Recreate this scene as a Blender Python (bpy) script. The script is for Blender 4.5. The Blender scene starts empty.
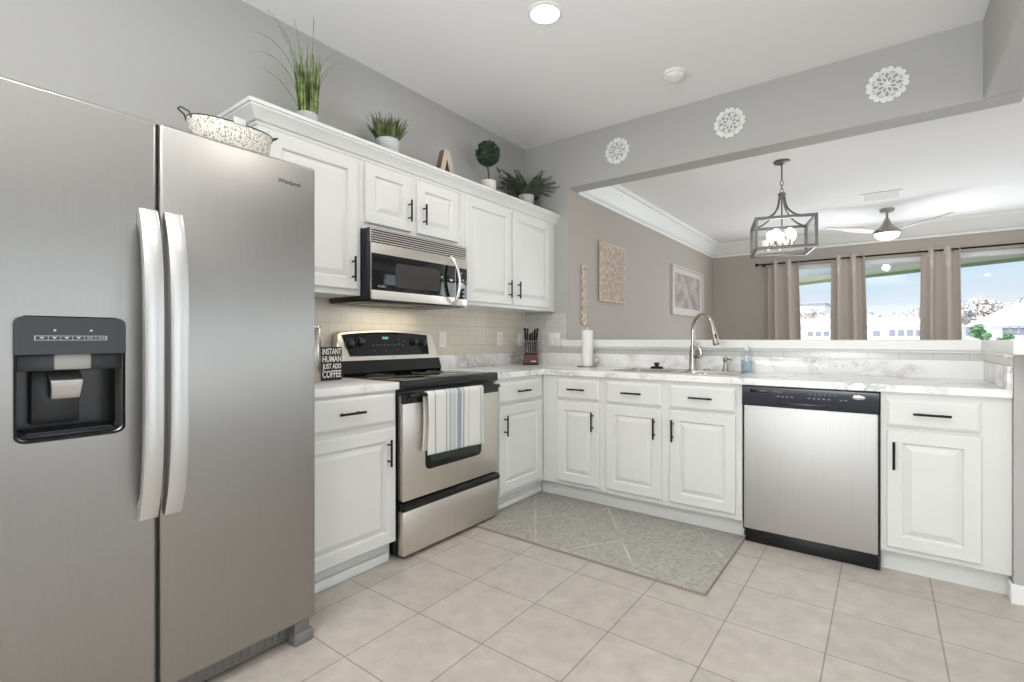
import bpy, bmesh, math, random
from math import sin, cos, pi, radians, sqrt
from mathutils import Vector, Matrix, noise as mnoise
random.seed(11)
SC = bpy.context.scene
COL = SC.collection

# ------------------------------------------------------------------ camera
cam_d = bpy.data.cameras.new('camera')
cam_d.sensor_width = 36.0
cam_d.lens = 489.0 / 1024.0 * 36.0
cam_d.shift_x = -12.5 / 1024.0
cam_d.shift_y = -1.8 / 1024.0
cam_d.clip_start = 0.05
cam_d.clip_end = 500
cam = bpy.data.objects.new('camera', cam_d)
COL.objects.link(cam)
cam.location = (0, 0, 1.132)
cam.rotation_euler = (pi / 2, 0, radians(36.29))
SC.camera = cam

# ------------------------------------------------------------------ view / world / sun / lamps
SC.view_settings.view_transform = 'Standard'
SC.view_settings.look = 'None'
SC.view_settings.gamma = 1.0
SC.view_settings.exposure = 0.24
SC.view_settings.use_curve_mapping = False

def lin(c):
    c = c / 255.0
    return c / 12.92 if c <= 0.04045 else ((c + 0.055) / 1.055) ** 2.4
def rgb(r, g, b):
    return (lin(r), lin(g), lin(b), 1.0)

W = bpy.data.worlds.new('sky')
SC.world = W
W.use_nodes = True
nt = W.node_tree
nt.nodes.clear()
wo = nt.nodes.new('ShaderNodeOutputWorld')
bg = nt.nodes.new('ShaderNodeBackground')
tc = nt.nodes.new('ShaderNodeTexCoord')
sp = nt.nodes.new('ShaderNodeSeparateXYZ')
cr = nt.nodes.new('ShaderNodeValToRGB')
no = nt.nodes.new('ShaderNodeTexNoise')
no.inputs['Scale'].default_value = 5.0
no.inputs['Detail'].default_value = 5.0
mx = nt.nodes.new('ShaderNodeMath'); mx.operation = 'MULTIPLY_ADD'
mx.inputs[1].default_value = 0.10
nt.links.new(tc.outputs['Generated'], sp.inputs[0])
nt.links.new(tc.outputs['Generated'], no.inputs['Vector'])
nt.links.new(no.outputs['Fac'], mx.inputs[0])
sub = nt.nodes.new('ShaderNodeMath'); sub.operation = 'SUBTRACT'
nt.links.new(sp.outputs['Z'], sub.inputs[0]); sub.inputs[1].default_value = 0.05
nt.links.new(sub.outputs[0], mx.inputs[2])
cr.color_ramp.elements[0].position = 0.0
cr.color_ramp.elements[0].color = (1.0, 1.0, 1.05, 1)
cr.color_ramp.elements[1].position = 0.6
cr.color_ramp.elements[1].color = (0.35, 0.58, 0.95, 1)
e = cr.color_ramp.elements.new(0.05); e.color = (0.90, 0.95, 1.02, 1)
e = cr.color_ramp.elements.new(0.15); e.color = (0.56, 0.80, 1.0, 1)
nt.links.new(mx.outputs[0], cr.inputs[0])
nt.links.new(cr.outputs[0], bg.inputs['Color'])
bg.inputs['Strength'].default_value = 0.86
nt.links.new(bg.outputs[0], wo.inputs[0])

def lamp(name, kind, loc, energy, color=(1, 1, 1), rot=(0, 0, 0), **kw):
    d = bpy.data.lights.new(name, kind)
    d.energy = energy
    d.color = color
    for k, v in kw.items():
        setattr(d, k, v)
    o = bpy.data.objects.new(name, d)
    o.location = loc
    o.rotation_euler = rot
    COL.objects.link(o)
    return o

lamp('sun', 'SUN', (0, -20, 30), 6.0, (1, 0.97, 0.93), (radians(50), 0, radians(-25)), angle=0.01)
DAY = (0.90, 0.955, 1.0)
# added soft fill lamps inside the unseen rear and right walls
lamp('fill_rear', 'AREA', (-0.6, -3.2, 1.15), 26, DAY, (radians(88), 0, 0), shape='RECTANGLE', size=3.4, size_y=2.1)
lamp('fill_right', 'AREA', (4.4, 1.2, 1.1), 23, DAY, (0, radians(82), 0), shape='RECTANGLE', size=2.1, size_y=3.2)
# added lamp aimed up from behind the camera to brighten the ceiling
lamp('bounce_fill', 'AREA', (-0.6, -1.2, 1.15), 92, (0.93, 0.97, 1.0), Vector((-0.50, -0.34, -0.80)).to_track_quat('Z', 'Y').to_euler(), shape='DISK', size=1.2)
# first the visible ceiling can, then added unseen ceiling lamps that brighten the room
CANS_AND_FILLS = [(-1.434, 2.135), (-0.95, 0.2), (-0.2, 1.4), (-0.9, -1.2), (2.2, 0.5), (2.2, -1.5)]
for i, (x, y) in enumerate(CANS_AND_FILLS):
    lamp('can_and_fill_light', 'AREA', (x, y, 2.846 - 0.03), (4.5, 10, 5, 10, 7, 7)[i], (1.0, 0.96, 0.90), shape='DISK', size=0.13)
lamp('cooktop_lamp', 'AREA', (-2.40, 2.0, 1.33), 1.2, (1.0, 0.88, 0.70), shape='RECTANGLE', size=0.25, size_y=0.5)
# living room: daylight of the wide windows, plus an added fill lamp at right
lamp('daylight_window', 'AREA', (0.15, 7.68, 1.25), 40, DAY, (radians(-98), 0, 0), shape='RECTANGLE', size=2.6, size_y=1.7)
lamp('fill_living', 'AREA', (4.4, 5.9, 1.2), 28, DAY, (0, radians(80), 0), shape='RECTANGLE', size=2.0, size_y=3.0)

# ------------------------------------------------------------------ materials
MATS = {}
def new_mat(name):
    m = bpy.data.materials.new(name)
    m.use_nodes = True
    MATS[name] = m
    n = m.node_tree
    p = n.nodes['Principled BSDF']
    return m, n, p
def node(n, typ, **kw):
    x = n.nodes.new(typ)
    for k, v in kw.items():
        if k in x.inputs.keys():
            x.inputs[k].default_value = v
        else:
            setattr(x, k, v)
    return x
def pos(n):
    return n.nodes.new('ShaderNodeNewGeometry').outputs['Position']
def obj_co(n):
    return n.nodes.new('ShaderNodeTexCoord').outputs['Object']
def mixc(n, a, b, fac):
    m = n.nodes.new('ShaderNodeMix'); m.data_type = 'RGBA'
    if isinstance(a, tuple): m.inputs[6].default_value = a
    else: n.links.new(a, m.inputs[6])
    if isinstance(b, tuple): m.inputs[7].default_value = b
    else: n.links.new(b, m.inputs[7])
    n.links.new(fac, m.inputs[0])
    return m.outputs[2]
def ramp(n, fac, *stops):
    r = n.nodes.new('ShaderNodeValToRGB')
    els = r.color_ramp.elements
    while len(els) < len(stops): els.new(0.5)
    for e, (p, c) in zip(els, stops):
        e.position = p
        e.color = c if isinstance(c, tuple) else (c, c, c, 1)
    n.links.new(fac, r.inputs[0])
    return r.outputs[0]
def bump(n, p, h, strength=0.2, dist=0.01):
    b = n.nodes.new('ShaderNodeBump')
    b.inputs['Strength'].default_value = strength
    b.inputs['Distance'].default_value = dist
    n.links.new(h, b.inputs['Height'])
    n.links.new(b.outputs[0], p.inputs['Normal'])

def simple(name, col, rough=0.5, metal=0.0, var=0.04, scale=20.0, bmp=0.0, spec=None, emit=None, es=0.0, co='obj'):
    m, n, p = new_mat(name)
    v = obj_co(n) if co == 'obj' else pos(n)
    t = node(n, 'ShaderNodeTexNoise', Scale=scale, Detail=3.0)
    n.links.new(v, t.inputs['Vector'])
    lo = tuple(c * (1 - var) for c in col[:3]) + (1,)
    hi = tuple(min(1, c * (1 + var)) for c in col[:3]) + (1,)
    n.links.new(mixc(n, lo, hi, t.outputs['Fac']), p.inputs['Base Color'])
    p.inputs['Roughness'].default_value = rough
    p.inputs['Metallic'].default_value = metal
    if spec is not None: p.inputs['Specular IOR Level'].default_value = spec
    if bmp: bump(n, p, t.outputs['Fac'], bmp, 0.005)
    if emit:
        p.inputs['Emission Color'].default_value = emit
        p.inputs['Emission Strength'].default_value = es
    return m

wall_gray = simple('paint_gray', rgb(180, 179, 176), 0.75, var=0.01, scale=3, co='pos')
wall_beige = simple('paint_beige', rgb(178, 171, 162), 0.75, var=0.01, scale=3, co='pos')
ceil_white = simple('paint_ceiling', rgb(243, 242, 241), 0.85, var=0.01, scale=3, co='pos')
trim_white = simple('paint_trim', rgb(238, 238, 235), 0.4, var=0.01, scale=5)
cab_white = simple('cabinet_white', rgb(226, 226, 222), 0.36, var=0.012, scale=6)
black_metal = simple('matte_black_metal', rgb(32, 31, 30), 0.4, 0.6, var=0.1)
black_plastic = simple('black_plastic', rgb(17, 18, 20), 0.25, 0, var=0.08)
black_gloss = simple('black_glass', rgb(14, 15, 17), 0.06, 0, var=0.05)
navy_gloss = simple('dark_console', rgb(40, 44, 54), 0.22, 0, var=0.06)
dark_gray = simple('dark_gray_plastic', rgb(74, 76, 78), 0.4, 0, var=0.05)
mid_gray = simple('gray_plastic', rgb(128, 126, 123), 0.4, 0.3, var=0.05)
white_plastic = simple('white_plastic', rgb(240, 240, 237), 0.35, 0, var=0.02)
silver_print = simple('silver_print', rgb(190, 190, 190), 0.4, 0.2, var=0.02)
letter_white = simple('white_lettering', rgb(236, 234, 226), 0.6, 0, var=0.05, scale=90)
micro_mesh = simple('microwave_window_mesh', rgb(58, 55, 52), 0.15, 0, var=0.1, scale=200)
panel_black = simple('charcoal_panel', rgb(44, 45, 48), 0.3, 0, var=0.05)
spout_gray = simple('spout_gray', rgb(160, 158, 154), 0.4, 0.2, var=0.05)
nickel = simple('brushed_nickel', rgb(186, 180, 170), 0.24, 1.0, var=0.05, scale=60)
chrome = simple('chrome', rgb(215, 215, 215), 0.1, 1.0, var=0.02)
wire_steel = simple('wire_steel', rgb(170, 168, 165), 0.3, 1.0, var=0.05)
aluminium = simple('satin_aluminium', rgb(212, 212, 210), 0.36, 0.85, var=0.02)

def steel(name, col, rough, aniso=0.65, streak=0.05, axis='Z'):
    m, n, p = new_mat(name)
    mp = node(n, 'ShaderNodeMapping')
    s = {'Z': (60, 60, 1.2), 'Y': (60, 1.2, 60), 'X': (1.2, 60, 60)}[axis]
    mp.inputs['Scale'].default_value = s
    n.links.new(pos(n), mp.inputs['Vector'])
    t = node(n, 'ShaderNodeTexNoise', Scale=3.0, Detail=4.0)
    n.links.new(mp.outputs[0], t.inputs['Vector'])
    lo = tuple(c * (1 - streak) for c in col[:3]) + (1,)
    hi = tuple(min(1, c * (1 + streak)) for c in col[:3]) + (1,)
    n.links.new(mixc(n, lo, hi, t.outputs['Fac']), p.inputs['Base Color'])
    p.inputs['Metallic'].default_value = 1.0
    p.inputs['Roughness'].default_value = rough
    p.inputs['Anisotropic'].default_value = aniso
    tg = node(n, 'ShaderNodeTangent', direction_type='RADIAL', axis='Z')
    n.links.new(tg.outputs[0], p.inputs['Tangent'])
    return m
fridge_steel = steel('stainless_brushed', rgb(168, 166, 162), 0.36, 0.7)
range_steel = steel('stainless_warm', rgb(228, 222, 214), 0.34, 0.5)
dish_steel = steel('stainless_satin', rgb(214, 213, 210), 0.55, 0.4)
sink_steel = steel('stainless_sink', rgb(190, 187, 182), 0.26, 0.2)

def marble_mat():
    m, n, p = new_mat('white_marble_laminate')
    v = pos(n)
    w = node(n, 'ShaderNodeTexNoise', Scale=2.6, Detail=6.0, Roughness=0.6)
    n.links.new(v, w.inputs['Vector'])
    a = node(n, 'ShaderNodeVectorMath', operation='MULTIPLY_ADD')
    n.links.new(w.outputs['Color'], a.inputs[0])
    a.inputs[1].default_value = (0.55, 0.55, 0.55)
    n.links.new(v, a.inputs[2])
    t = node(n, 'ShaderNodeTexNoise', Scale=4.2, Detail=7.0, Roughness=0.62)
    n.links.new(a.outputs[0], t.inputs['Vector'])
    s = node(n, 'ShaderNodeMath', operation='SUBTRACT'); n.links.new(t.outputs['Fac'], s.inputs[0]); s.inputs[1].default_value = 0.5
    ab = node(n, 'ShaderNodeMath', operation='ABSOLUTE'); n.links.new(s.outputs[0], ab.inputs[0])
    vein = ramp(n, ab.outputs[0], (0.0, 1.0), (0.03, 0.35), (0.09, 0.0))
    msk = ramp(n, w.outputs['Fac'], (0.42, 0.0), (0.62, 1.0))
    mu = node(n, 'ShaderNodeMath', operation='MULTIPLY'); n.links.new(vein, mu.inputs[0]); n.links.new(msk, mu.inputs[1])
    t2 = node(n, 'ShaderNodeTexNoise', Scale=3.0, Detail=4.0)
    n.links.new(a.outputs[0], t2.inputs['Vector'])
    base = ramp(n, t2.outputs['Fac'], (0.35, rgb(243, 242, 241)), (0.6, rgb(246, 245, 243)))
    n.links.new(mixc(n, base, rgb(182, 181, 180), mu.outputs[0]), p.inputs['Base Color'])
    p.inputs['Roughness'].default_value = 0.22
    return m
marble = marble_mat()

def brick_mat(name, c1, c2, grout, bw, bh, mortar, axes, offs=(0, 0), off=0.5, rough=0.3, noise_s=6, nvar=0.5, bstr=0.25):
    m, n, p = new_mat(name)
    sx = node(n, 'ShaderNodeSeparateXYZ'); n.links.new(pos(n), sx.inputs[0])
    cx = node(n, 'ShaderNodeCombineXYZ')
    for k, ax in enumerate(axes):
        ad = node(n, 'ShaderNodeMath', operation='ADD'); n.links.new(sx.outputs[ax], ad.inputs[0]); ad.inputs[1].default_value = -offs[k] + 50 * (bw if k == 0 else bh)
        n.links.new(ad.outputs[0], cx.inputs[k])
    b = node(n, 'ShaderNodeTexBrick', offset=off, squash=1.0)
    b.inputs['Scale'].default_value = 1.0
    b.inputs['Brick Width'].default_value = bw
    b.inputs['Row Height'].default_value = bh
    b.inputs['Mortar Size'].default_value = mortar
    b.inputs['Mortar Smooth'].default_value = 0.2
    b.inputs['Color1'].default_value = c1
    b.inputs['Color2'].default_value = c2
    b.inputs['Mortar'].default_value = grout
    b.inputs['Bias'].default_value = 0.0
    n.links.new(cx.outputs[0], b.inputs['Vector'])
    t = node(n, 'ShaderNodeTexNoise', Scale=noise_s, Detail=6.0, Roughness=0.65)
    n.links.new(pos(n), t.inputs['Vector'])
    dirt = ramp(n, t.outputs['Fac'], (0.3, 1.0 - 0.16 * nvar), (0.7, 1.0 + 0.0))
    mm = node(n, 'ShaderNodeMix', data_type='RGBA', blend_type='MULTIPLY')
    mm.inputs[0].default_value = 1.0
    n.links.new(b.outputs['Color'], mm.inputs[6]); n.links.new(dirt, mm.inputs[7])
    n.links.new(mm.outputs[2], p.inputs['Base Color'])
    p.inputs['Roughness'].default_value = rough
    inv = node(n, 'ShaderNodeMath', operation='SUBTRACT'); inv.inputs[0].default_value = 1.0
    n.links.new(b.outputs['Fac'], inv.inputs[1])
    bump(n, p, inv.outputs[0], bstr, 0.002)
    return m
floor_tile = brick_mat('floor_tile', rgb(200, 191, 181), rgb(195, 186, 176), rgb(150, 142, 134), 0.345, 0.345, 0.003, ('X', 'Y'), (-1.204, 1.715), 0.0, 0.32, 11, 1.5)
tile_left = brick_mat('subway_tile_cream', rgb(226, 219, 203), rgb(222, 215, 199), rgb(204, 197, 182), 0.15, 0.072, 0.0025, ('Y', 'Z'), (0.05, 1.015), 0.5, 0.2, 4, 0.3)
tile_back = brick_mat('subway_tile_pale', rgb(210, 209, 202), rgb(206, 205, 198), rgb(190, 187, 180), 0.15, 0.072, 0.0025, ('X', 'Z'), (0.45, 1.015), 0.5, 0.2, 4, 0.3)

def rug_mat():
    m, n, p = new_mat('gray_green_rug_weave')
    v = pos(n)
    t = node(n, 'ShaderNodeTexNoise', Scale=55.0, Detail=4.0, Roughness=0.7); n.links.new(v, t.inputs['Vector'])
    t2 = node(n, 'ShaderNodeTexNoise', Scale=6.0, Detail=4.0); n.links.new(v, t2.inputs['Vector'])
    c = ramp(n, t.outputs['Fac'], (0.3, rgb(146, 144, 136)), (0.7, rgb(188, 185, 177)))
    # faded diamond lines
    sx = node(n, 'ShaderNodeSeparateXYZ'); n.links.new(v, sx.inputs[0])
    fac = None
    for sgn in (1, -1):
        a = node(n, 'ShaderNodeMath', operation='MULTIPLY_ADD'); n.links.new(sx.outputs['Y'], a.inputs[0]); a.inputs[1].default_value = 0.7 * sgn; n.links.new(sx.outputs['X'], a.inputs[2])
        q = node(n, 'ShaderNodeMath', operation='MULTIPLY'); n.links.new(a.outputs[0], q.inputs[0]); q.inputs[1].default_value = 1.7
        f = node(n, 'ShaderNodeMath', operation='PINGPONG'); n.links.new(q.outputs[0], f.inputs[0]); f.inputs[1].default_value = 0.5
        l = node(n, 'ShaderNodeMath', operation='LESS_THAN'); n.links.new(f.outputs[0], l.inputs[0]); l.inputs[1].default_value = 0.012
        if fac is None: fac = l.outputs[0]
        else:
            mxx = node(n, 'ShaderNodeMath', operation='MAXIMUM'); n.links.new(fac, mxx.inputs[0]); n.links.new(l.outputs[0], mxx.inputs[1]); fac = mxx.outputs[0]
    k = node(n, 'ShaderNodeMath', operation='MULTIPLY'); n.links.new(fac, k.inputs[0]); n.links.new(ramp(n, t2.outputs['Fac'], (0.4, 0.0), (0.7, 0.6)), k.inputs[1])
    n.links.new(mixc(n, c, rgb(214, 210, 199), k.outputs[0]), p.inputs['Base Color'])
    p.inputs['Roughness'].default_value = 0.95
    p.inputs['Specular IOR Level'].default_value = 0.1
    bump(n, p, t.outputs['Fac'], 0.6, 0.006)
    return m
rug_weave = rug_mat()
rug_edge = simple('rug_binding', rgb(150, 142, 132), 0.9)

def stripes_mat():
    m, n, p = new_mat('striped_towel_cotton')
    v = obj_co(n)
    sx = node(n, 'ShaderNodeSeparateXYZ'); n.links.new(v, sx.inputs[0])
    W_, G, L = rgb(226, 224, 218), rgb(150, 164, 170), rgb(196, 202, 202)
    st = [(0, W_), (.10, W_), (.105, G), (.12, G), (.125, W_), (.29, W_), (.295, G), (.31, G), (.315, W_), (.35, W_), (.355, G), (.375, G), (.38, W_), (.40, L), (.47, L), (.475, W_), (.49, W_), (.495, G), (.57, G), (.575, W_), (.60, W_), (.605, G), (.625, G), (.63, W_), (.70, W_), (.705, L), (.72, L), (.725, W_), (.93, W_), (.935, G), (.95, G), (.955, W_)]
    mr = node(n, 'ShaderNodeMapRange'); n.links.new(sx.outputs['Y'], mr.inputs['Value'])
    mr.inputs['From Min'].default_value = -0.2175; mr.inputs['From Max'].default_value = 0.2175
    c = ramp(n, mr.outputs[0], *st[:32])
    n.links.new(c, p.inputs['Base Color'])
    p.inputs['Roughness'].default_value = 0.95
    t = node(n, 'ShaderNodeTexNoise', Scale=160.0); n.links.new(v, t.inputs['Vector'])
    bump(n, p, t.outputs['Fac'], 0.3, 0.002)
    return m
towel_cloth = stripes_mat()
curtain_cloth = simple('greige_curtain_cloth', rgb(194, 184, 176), 0.9, var=0.05, scale=120, bmp=0.1)
basket_floral = None
def floral_mat():
    m, n, p = new_mat('floral_fabric')
    v = obj_co(n)
    vo = node(n, 'ShaderNodeTexNoise', Scale=170.0, Detail=2.0); n.links.new(v, vo.inputs['Vector'])
    c = ramp(n, vo.outputs['Fac'], (0.38, rgb(130, 126, 116)), (0.46, rgb(226, 222, 210)), (0.62, rgb(232, 228, 218)), (0.72, rgb(190, 180, 150)))
    n.links.new(c, p.inputs['Base Color']); p.inputs['Roughness'].default_value = 0.9
    return m
basket_floral = floral_mat()
wood_red = simple('reddish_wood', rgb(98, 52, 38), 0.4, var=0.3, scale=14)
wood_tan = simple('tan_wood', rgb(182, 158, 138), 0.7, var=0.2, scale=12)
basket_wire = simple('dark_gray_wire', rgb(74, 74, 70), 0.5, 0.4)
wood_pale = simple('pale_washed_wood', rgb(196, 180, 166), 0.7, var=0.15, scale=16)
wood_dark_tan = simple('brown_wood', rgb(120, 98, 82), 0.7, var=0.2, scale=16)
wood_dark = simple('dark_wood', rgb(92, 78, 66), 0.7, var=0.2, scale=20)
black_wood = simple('black_painted_wood', rgb(30, 29, 28), 0.6, var=0.1)
pot_gray = simple('gray_woven_pot', rgb(196, 200, 200), 0.8, var=0.12, scale=60, bmp=0.3)
pot_white = simple('white_ceramic_pot', rgb(224, 222, 216), 0.5, var=0.04)
pot_marble = simple('mottled_stone_pot', rgb(200, 196, 190), 0.6, var=0.25, scale=30)
def leaf(name, a, b, scale=14):
    m, n, p = new_mat(name)
    t = node(n, 'ShaderNodeTexNoise', Scale=float(scale), Detail=3.0); n.links.new(obj_co(n), t.inputs['Vector'])
    n.links.new(ramp(n, t.outputs['Fac'], (0.35, a), (0.65, b)), p.inputs['Base Color'])
    p.inputs['Roughness'].default_value = 0.55
    return m
grass_leaf = leaf('grass_leaf', rgb(78, 94, 48), rgb(150, 162, 104), 30)
short_leaf = leaf('short_grass_leaf', rgb(48, 66, 36), rgb(112, 122, 72), 26)
topiary_leaf = leaf('boxwood_leaf', rgb(28, 46, 30), rgb(62, 88, 56), 40)
fern_leaf = leaf('fern_leaf', rgb(62, 72, 58), rgb(104, 112, 92), 22)
stem_brown = simple('stem_brown', rgb(70, 58, 46), 0.8)
cream_carved = None
def carved_mat(name, a, b, scale):
    m, n, p = new_mat(name)
    t = node(n, 'ShaderNodeTexNoise', Scale=float(scale), Detail=5.0, Roughness=0.6); n.links.new(obj_co(n), t.inputs['Vector'])
    n.links.new(ramp(n, t.outputs['Fac'], (0.38, a), (0.62, b)), p.inputs['Base Color'])
    p.inputs['Roughness'].default_value = 0.75
    bump(n, p, t.outputs['Fac'], 0.5, 0.006)
    return m
cream_carved = carved_mat('weathered_cream_wood', rgb(190, 172, 154), rgb(226, 216, 204), 28)
print_mat = carved_mat('faded_floral_print', rgb(150, 142, 136), rgb(186, 178, 170), 5)
mat_board = simple('off_white_mat_board', rgb(208, 203, 196), 0.8, var=0.02)
pewter = simple('pewter_metal', rgb(134, 130, 126), 0.4, 0.9, var=0.08)
fan_metal = simple('fan_brushed_metal', rgb(160, 154, 147), 0.4, 0.6, var=0.04)
bulb_glow = simple('bulb_glow', (1, 1, 1, 1), 0.5, emit=(1, 0.93, 0.84, 1), es=9.0)
fan_glow = simple('fan_bowl_glow', (1, 1, 1, 1), 0.5, emit=(1, 0.95, 0.9, 1), es=3.0)
can_glow = simple('can_lens_glow', (1, 1, 1, 1), 0.5, emit=(1, 0.98, 0.95, 1), es=6.0)
green_led = simple('green_display', rgb(60, 120, 100), 0.3, emit=(0.15, 0.5, 0.38, 1), es=0.5)
paper_white = simple('paper_towel', rgb(240, 239, 235), 0.9, var=0.02, scale=60, bmp=0.2)
oven_glass = simple('oven_glass', rgb(40, 58, 52), 0.07, 0, var=0.2, scale=3)
label_blue = simple('pale_blue_label', rgb(178, 204, 210), 0.5, var=0.1, scale=30)
house_white = simple('house_white', rgb(245, 244, 244), 0.8, co='pos')
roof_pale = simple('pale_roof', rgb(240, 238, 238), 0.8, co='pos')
roof_mauve = simple('mauve_roof', rgb(176, 168, 178), 0.8, co='pos')
house_glass = simple('house_window_glass', rgb(120, 122, 138), 0.3)
tree_hazed = leaf('hazed_tree_leaf', rgb(200, 191, 182), rgb(236, 227, 221), 1)  # leaf colours whitened to imitate overexposed haze
tree_green = leaf('green_shrub_leaf', rgb(70, 110, 70), rgb(130, 170, 120), 2)
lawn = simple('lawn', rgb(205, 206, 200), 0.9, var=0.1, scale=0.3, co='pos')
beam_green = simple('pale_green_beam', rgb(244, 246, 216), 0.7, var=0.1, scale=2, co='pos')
beam_dark = simple('dark_green_gutter', rgb(150, 168, 120), 0.6, var=0.1, scale=2, co='pos')

def glass_mat(name, tint, gloss=0.06):
    m = bpy.data.materials.new(name); m.use_nodes = True
    n = m.node_tree; n.nodes.clear()
    out = n.nodes.new('ShaderNodeOutputMaterial')
    tr = n.nodes.new('ShaderNodeBsdfTransparent'); tr.inputs[0].default_value = tint
    gl = n.nodes.new('ShaderNodeBsdfGlossy'); gl.inputs['Roughness'].default_value = 0.02
    fr = n.nodes.new('ShaderNodeLayerWeight'); fr.inputs['Blend'].default_value = 0.3
    mu = n.nodes.new('ShaderNodeMath'); mu.operation = 'MULTIPLY_ADD'; mu.inputs[1].default_value = 0.3; mu.inputs[2].default_value = gloss * 0.5
    n.links.new(fr.outputs['Fresnel'], mu.inputs[0])
    mi = n.nodes.new('ShaderNodeMixShader')
    n.links.new(mu.outputs[0], mi.inputs[0]); n.links.new(tr.outputs[0], mi.inputs[1]); n.links.new(gl.outputs[0], mi.inputs[2])
    n.links.new(mi.outputs[0], out.inputs[0])
    return m
pane_glass = glass_mat('window_pane_glass', (0.97, 0.98, 0.98, 1))
bottle_plastic = glass_mat('clear_bottle_plastic', (0.95, 0.975, 0.98, 1), 0.15)

# ------------------------------------------------------------------ mesh helpers
class MB:
    def __init__(self):
        self.bm = bmesh.new()
    def box(self, x0, x1, y0, y1, z0, z1, bev=0.0, seg=2):
        b = bmesh.new()
        bmesh.ops.create_cube(b, size=1.0)
        for v in b.verts:
            v.co = Vector(((x0 + x1) / 2 + v.co.x * (x1 - x0), (y0 + y1) / 2 + v.co.y * (y1 - y0), (z0 + z1) / 2 + v.co.z * (z1 - z0)))
        if bev > 0:
            bmesh.ops.bevel(b, geom=list(b.edges), offset=bev, segments=seg, profile=0.5, affect='EDGES')
        self._merge(b)
        return self
    def _merge(self, b):
        me = bpy.data.meshes.new('tmp')
        bmesh.ops.recalc_face_normals(b, faces=b.faces)
        b.to_mesh(me); b.free()
        self.bm.from_mesh(me)
        bpy.data.meshes.remove(me)
    def tube(self, pts, r, seg=10, cap=True, closed=False):
        pts = [Vector(p) for p in pts]
        n = len(pts)
        rs = r if isinstance(r, (list, tuple)) else [r] * n
        rings = []
        up = None
        for i, p in enumerate(pts):
            if closed:
                d = pts[(i + 1) % n] - pts[i - 1]
            else:
                d = pts[min(i + 1, n - 1)] - pts[max(i - 1, 0)]
            d.normalize()
            if up is None:
                up = Vector((0, 0, 1)) if abs(d.z) < 0.9 else Vector((1, 0, 0))
            a = d.cross(up)
            if a.length < 1e-5:
                a = d.cross(Vector((0, 1, 0)))
            a.normalize()
            b = a.cross(d).normalized()
            up = b
            rings.append([self.bm.verts.new(p + a * (cos(2 * pi * k / seg) * rs[i]) + b * (sin(2 * pi * k / seg) * rs[i])) for k in range(seg)])
        m = n if closed else n - 1
        for i in range(m):
            A, B = rings[i], rings[(i + 1) % n]
            for k in range(seg):
                self.bm.faces.new((A[k], A[(k + 1) % seg], B[(k + 1) % seg], B[k]))
        if cap and not closed:
            self.bm.faces.new(rings[0][::-1]); self.bm.faces.new(rings[-1])
        return self
    def lathe(self, prof, c=(0, 0, 0), seg=24, axis='Z', cap=True):
        c = Vector(c)
        rings = []
        for r, h in prof:
            ring = []
            for k in range(seg):
                a = 2 * pi * k / seg
                if axis == 'Z': v = Vector((r * cos(a), r * sin(a), h))
                elif axis == 'X': v = Vector((h, r * cos(a), r * sin(a)))
                else: v = Vector((r * sin(a), h, r * cos(a)))
                ring.append(self.bm.verts.new(c + v))
            rings.append(ring)
        for A, B in zip(rings, rings[1:]):
            for k in range(seg):
                self.bm.faces.new((A[k], A[(k + 1) % seg], B[(k + 1) % seg], B[k]))
        if cap:
            self.bm.faces.new(rings[0][::-1]); self.bm.faces.new(rings[-1])
        return self
    def loft(self, loops, cap0=True, cap1=True):
        rs = [[self.bm.verts.new(Vector(p)) for p in l] for l in loops]
        n = len(rs[0])
        for A, B in zip(rs, rs[1:]):
            for k in range(n):
                self.bm.faces.new((A[k], A[(k + 1) % n], B[(k + 1) % n], B[k]))
        if cap0: self.bm.faces.new(rs[0][::-1])
        if cap1: self.bm.faces.new(rs[-1])
        return self
    def prism(self, poly, axis, a0, a1):
        def P(u, v, w):
            return {'X': (w, u, v), 'Y': (u, w, v), 'Z': (u, v, w)}[axis]
        return self.loft([[P(u, v, a0) for u, v in poly], [P(u, v, a1) for u, v in poly]])
    def slab(self, us, vs, filled, w0, w1, axis='Z'):
        """grid plate with openings: filled(i, j) says whether a cell is solid"""
        def P(u, v, w):
            return {'X': (w, u, v), 'Y': (u, w, v), 'Z': (u, v, w)}[axis]
        nu, nv = len(us) - 1, len(vs) - 1
        cache = {}
        def V(i, j, k):
            if (i, j, k) not in cache:
                cache[(i, j, k)] = self.bm.verts.new(P(us[i], vs[j], (w0, w1)[k]))
            return cache[(i, j, k)]
        F = lambda i, j: 0 <= i < nu and 0 <= j < nv and filled(i, j)
        for i in range(nu):
            for j in range(nv):
                if not F(i, j): continue
                for k in (0, 1):
                    q = [V(i, j, k), V(i + 1, j, k), V(i + 1, j + 1, k), V(i, j + 1, k)]
                    self.bm.faces.new(q)
                for di, dj, a, b in ((-1, 0, (i, j), (i, j + 1)), (1, 0, (i + 1, j), (i + 1, j + 1)), (0, -1, (i, j), (i + 1, j)), (0, 1, (i, j + 1), (i + 1, j + 1))):
                    if not F(i + di, j + dj):
                        self.bm.faces.new((V(*a, 0), V(*b, 0), V(*b, 1), V(*a, 1)))
        return self
    def grid(self, fn, nu, nv):
        g = [[self.bm.verts.new(Vector(fn(i / nu, j / nv))) for j in range(nv + 1)] for i in range(nu + 1)]
        for i in range(nu):
            for j in range(nv):
                self.bm.faces.new((g[i][j], g[i + 1][j], g[i + 1][j + 1], g[i][j + 1]))
        return self
    def ico(self, c, r, sub=2, sc=(1, 1, 1)):
        M = Matrix.Translation(Vector(c)) @ Matrix.Diagonal((r * sc[0], r * sc[1], r * sc[2], 1))
        bmesh.ops.create_icosphere(self.bm, subdivisions=sub, radius=1.0, matrix=M)
        return self
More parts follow.
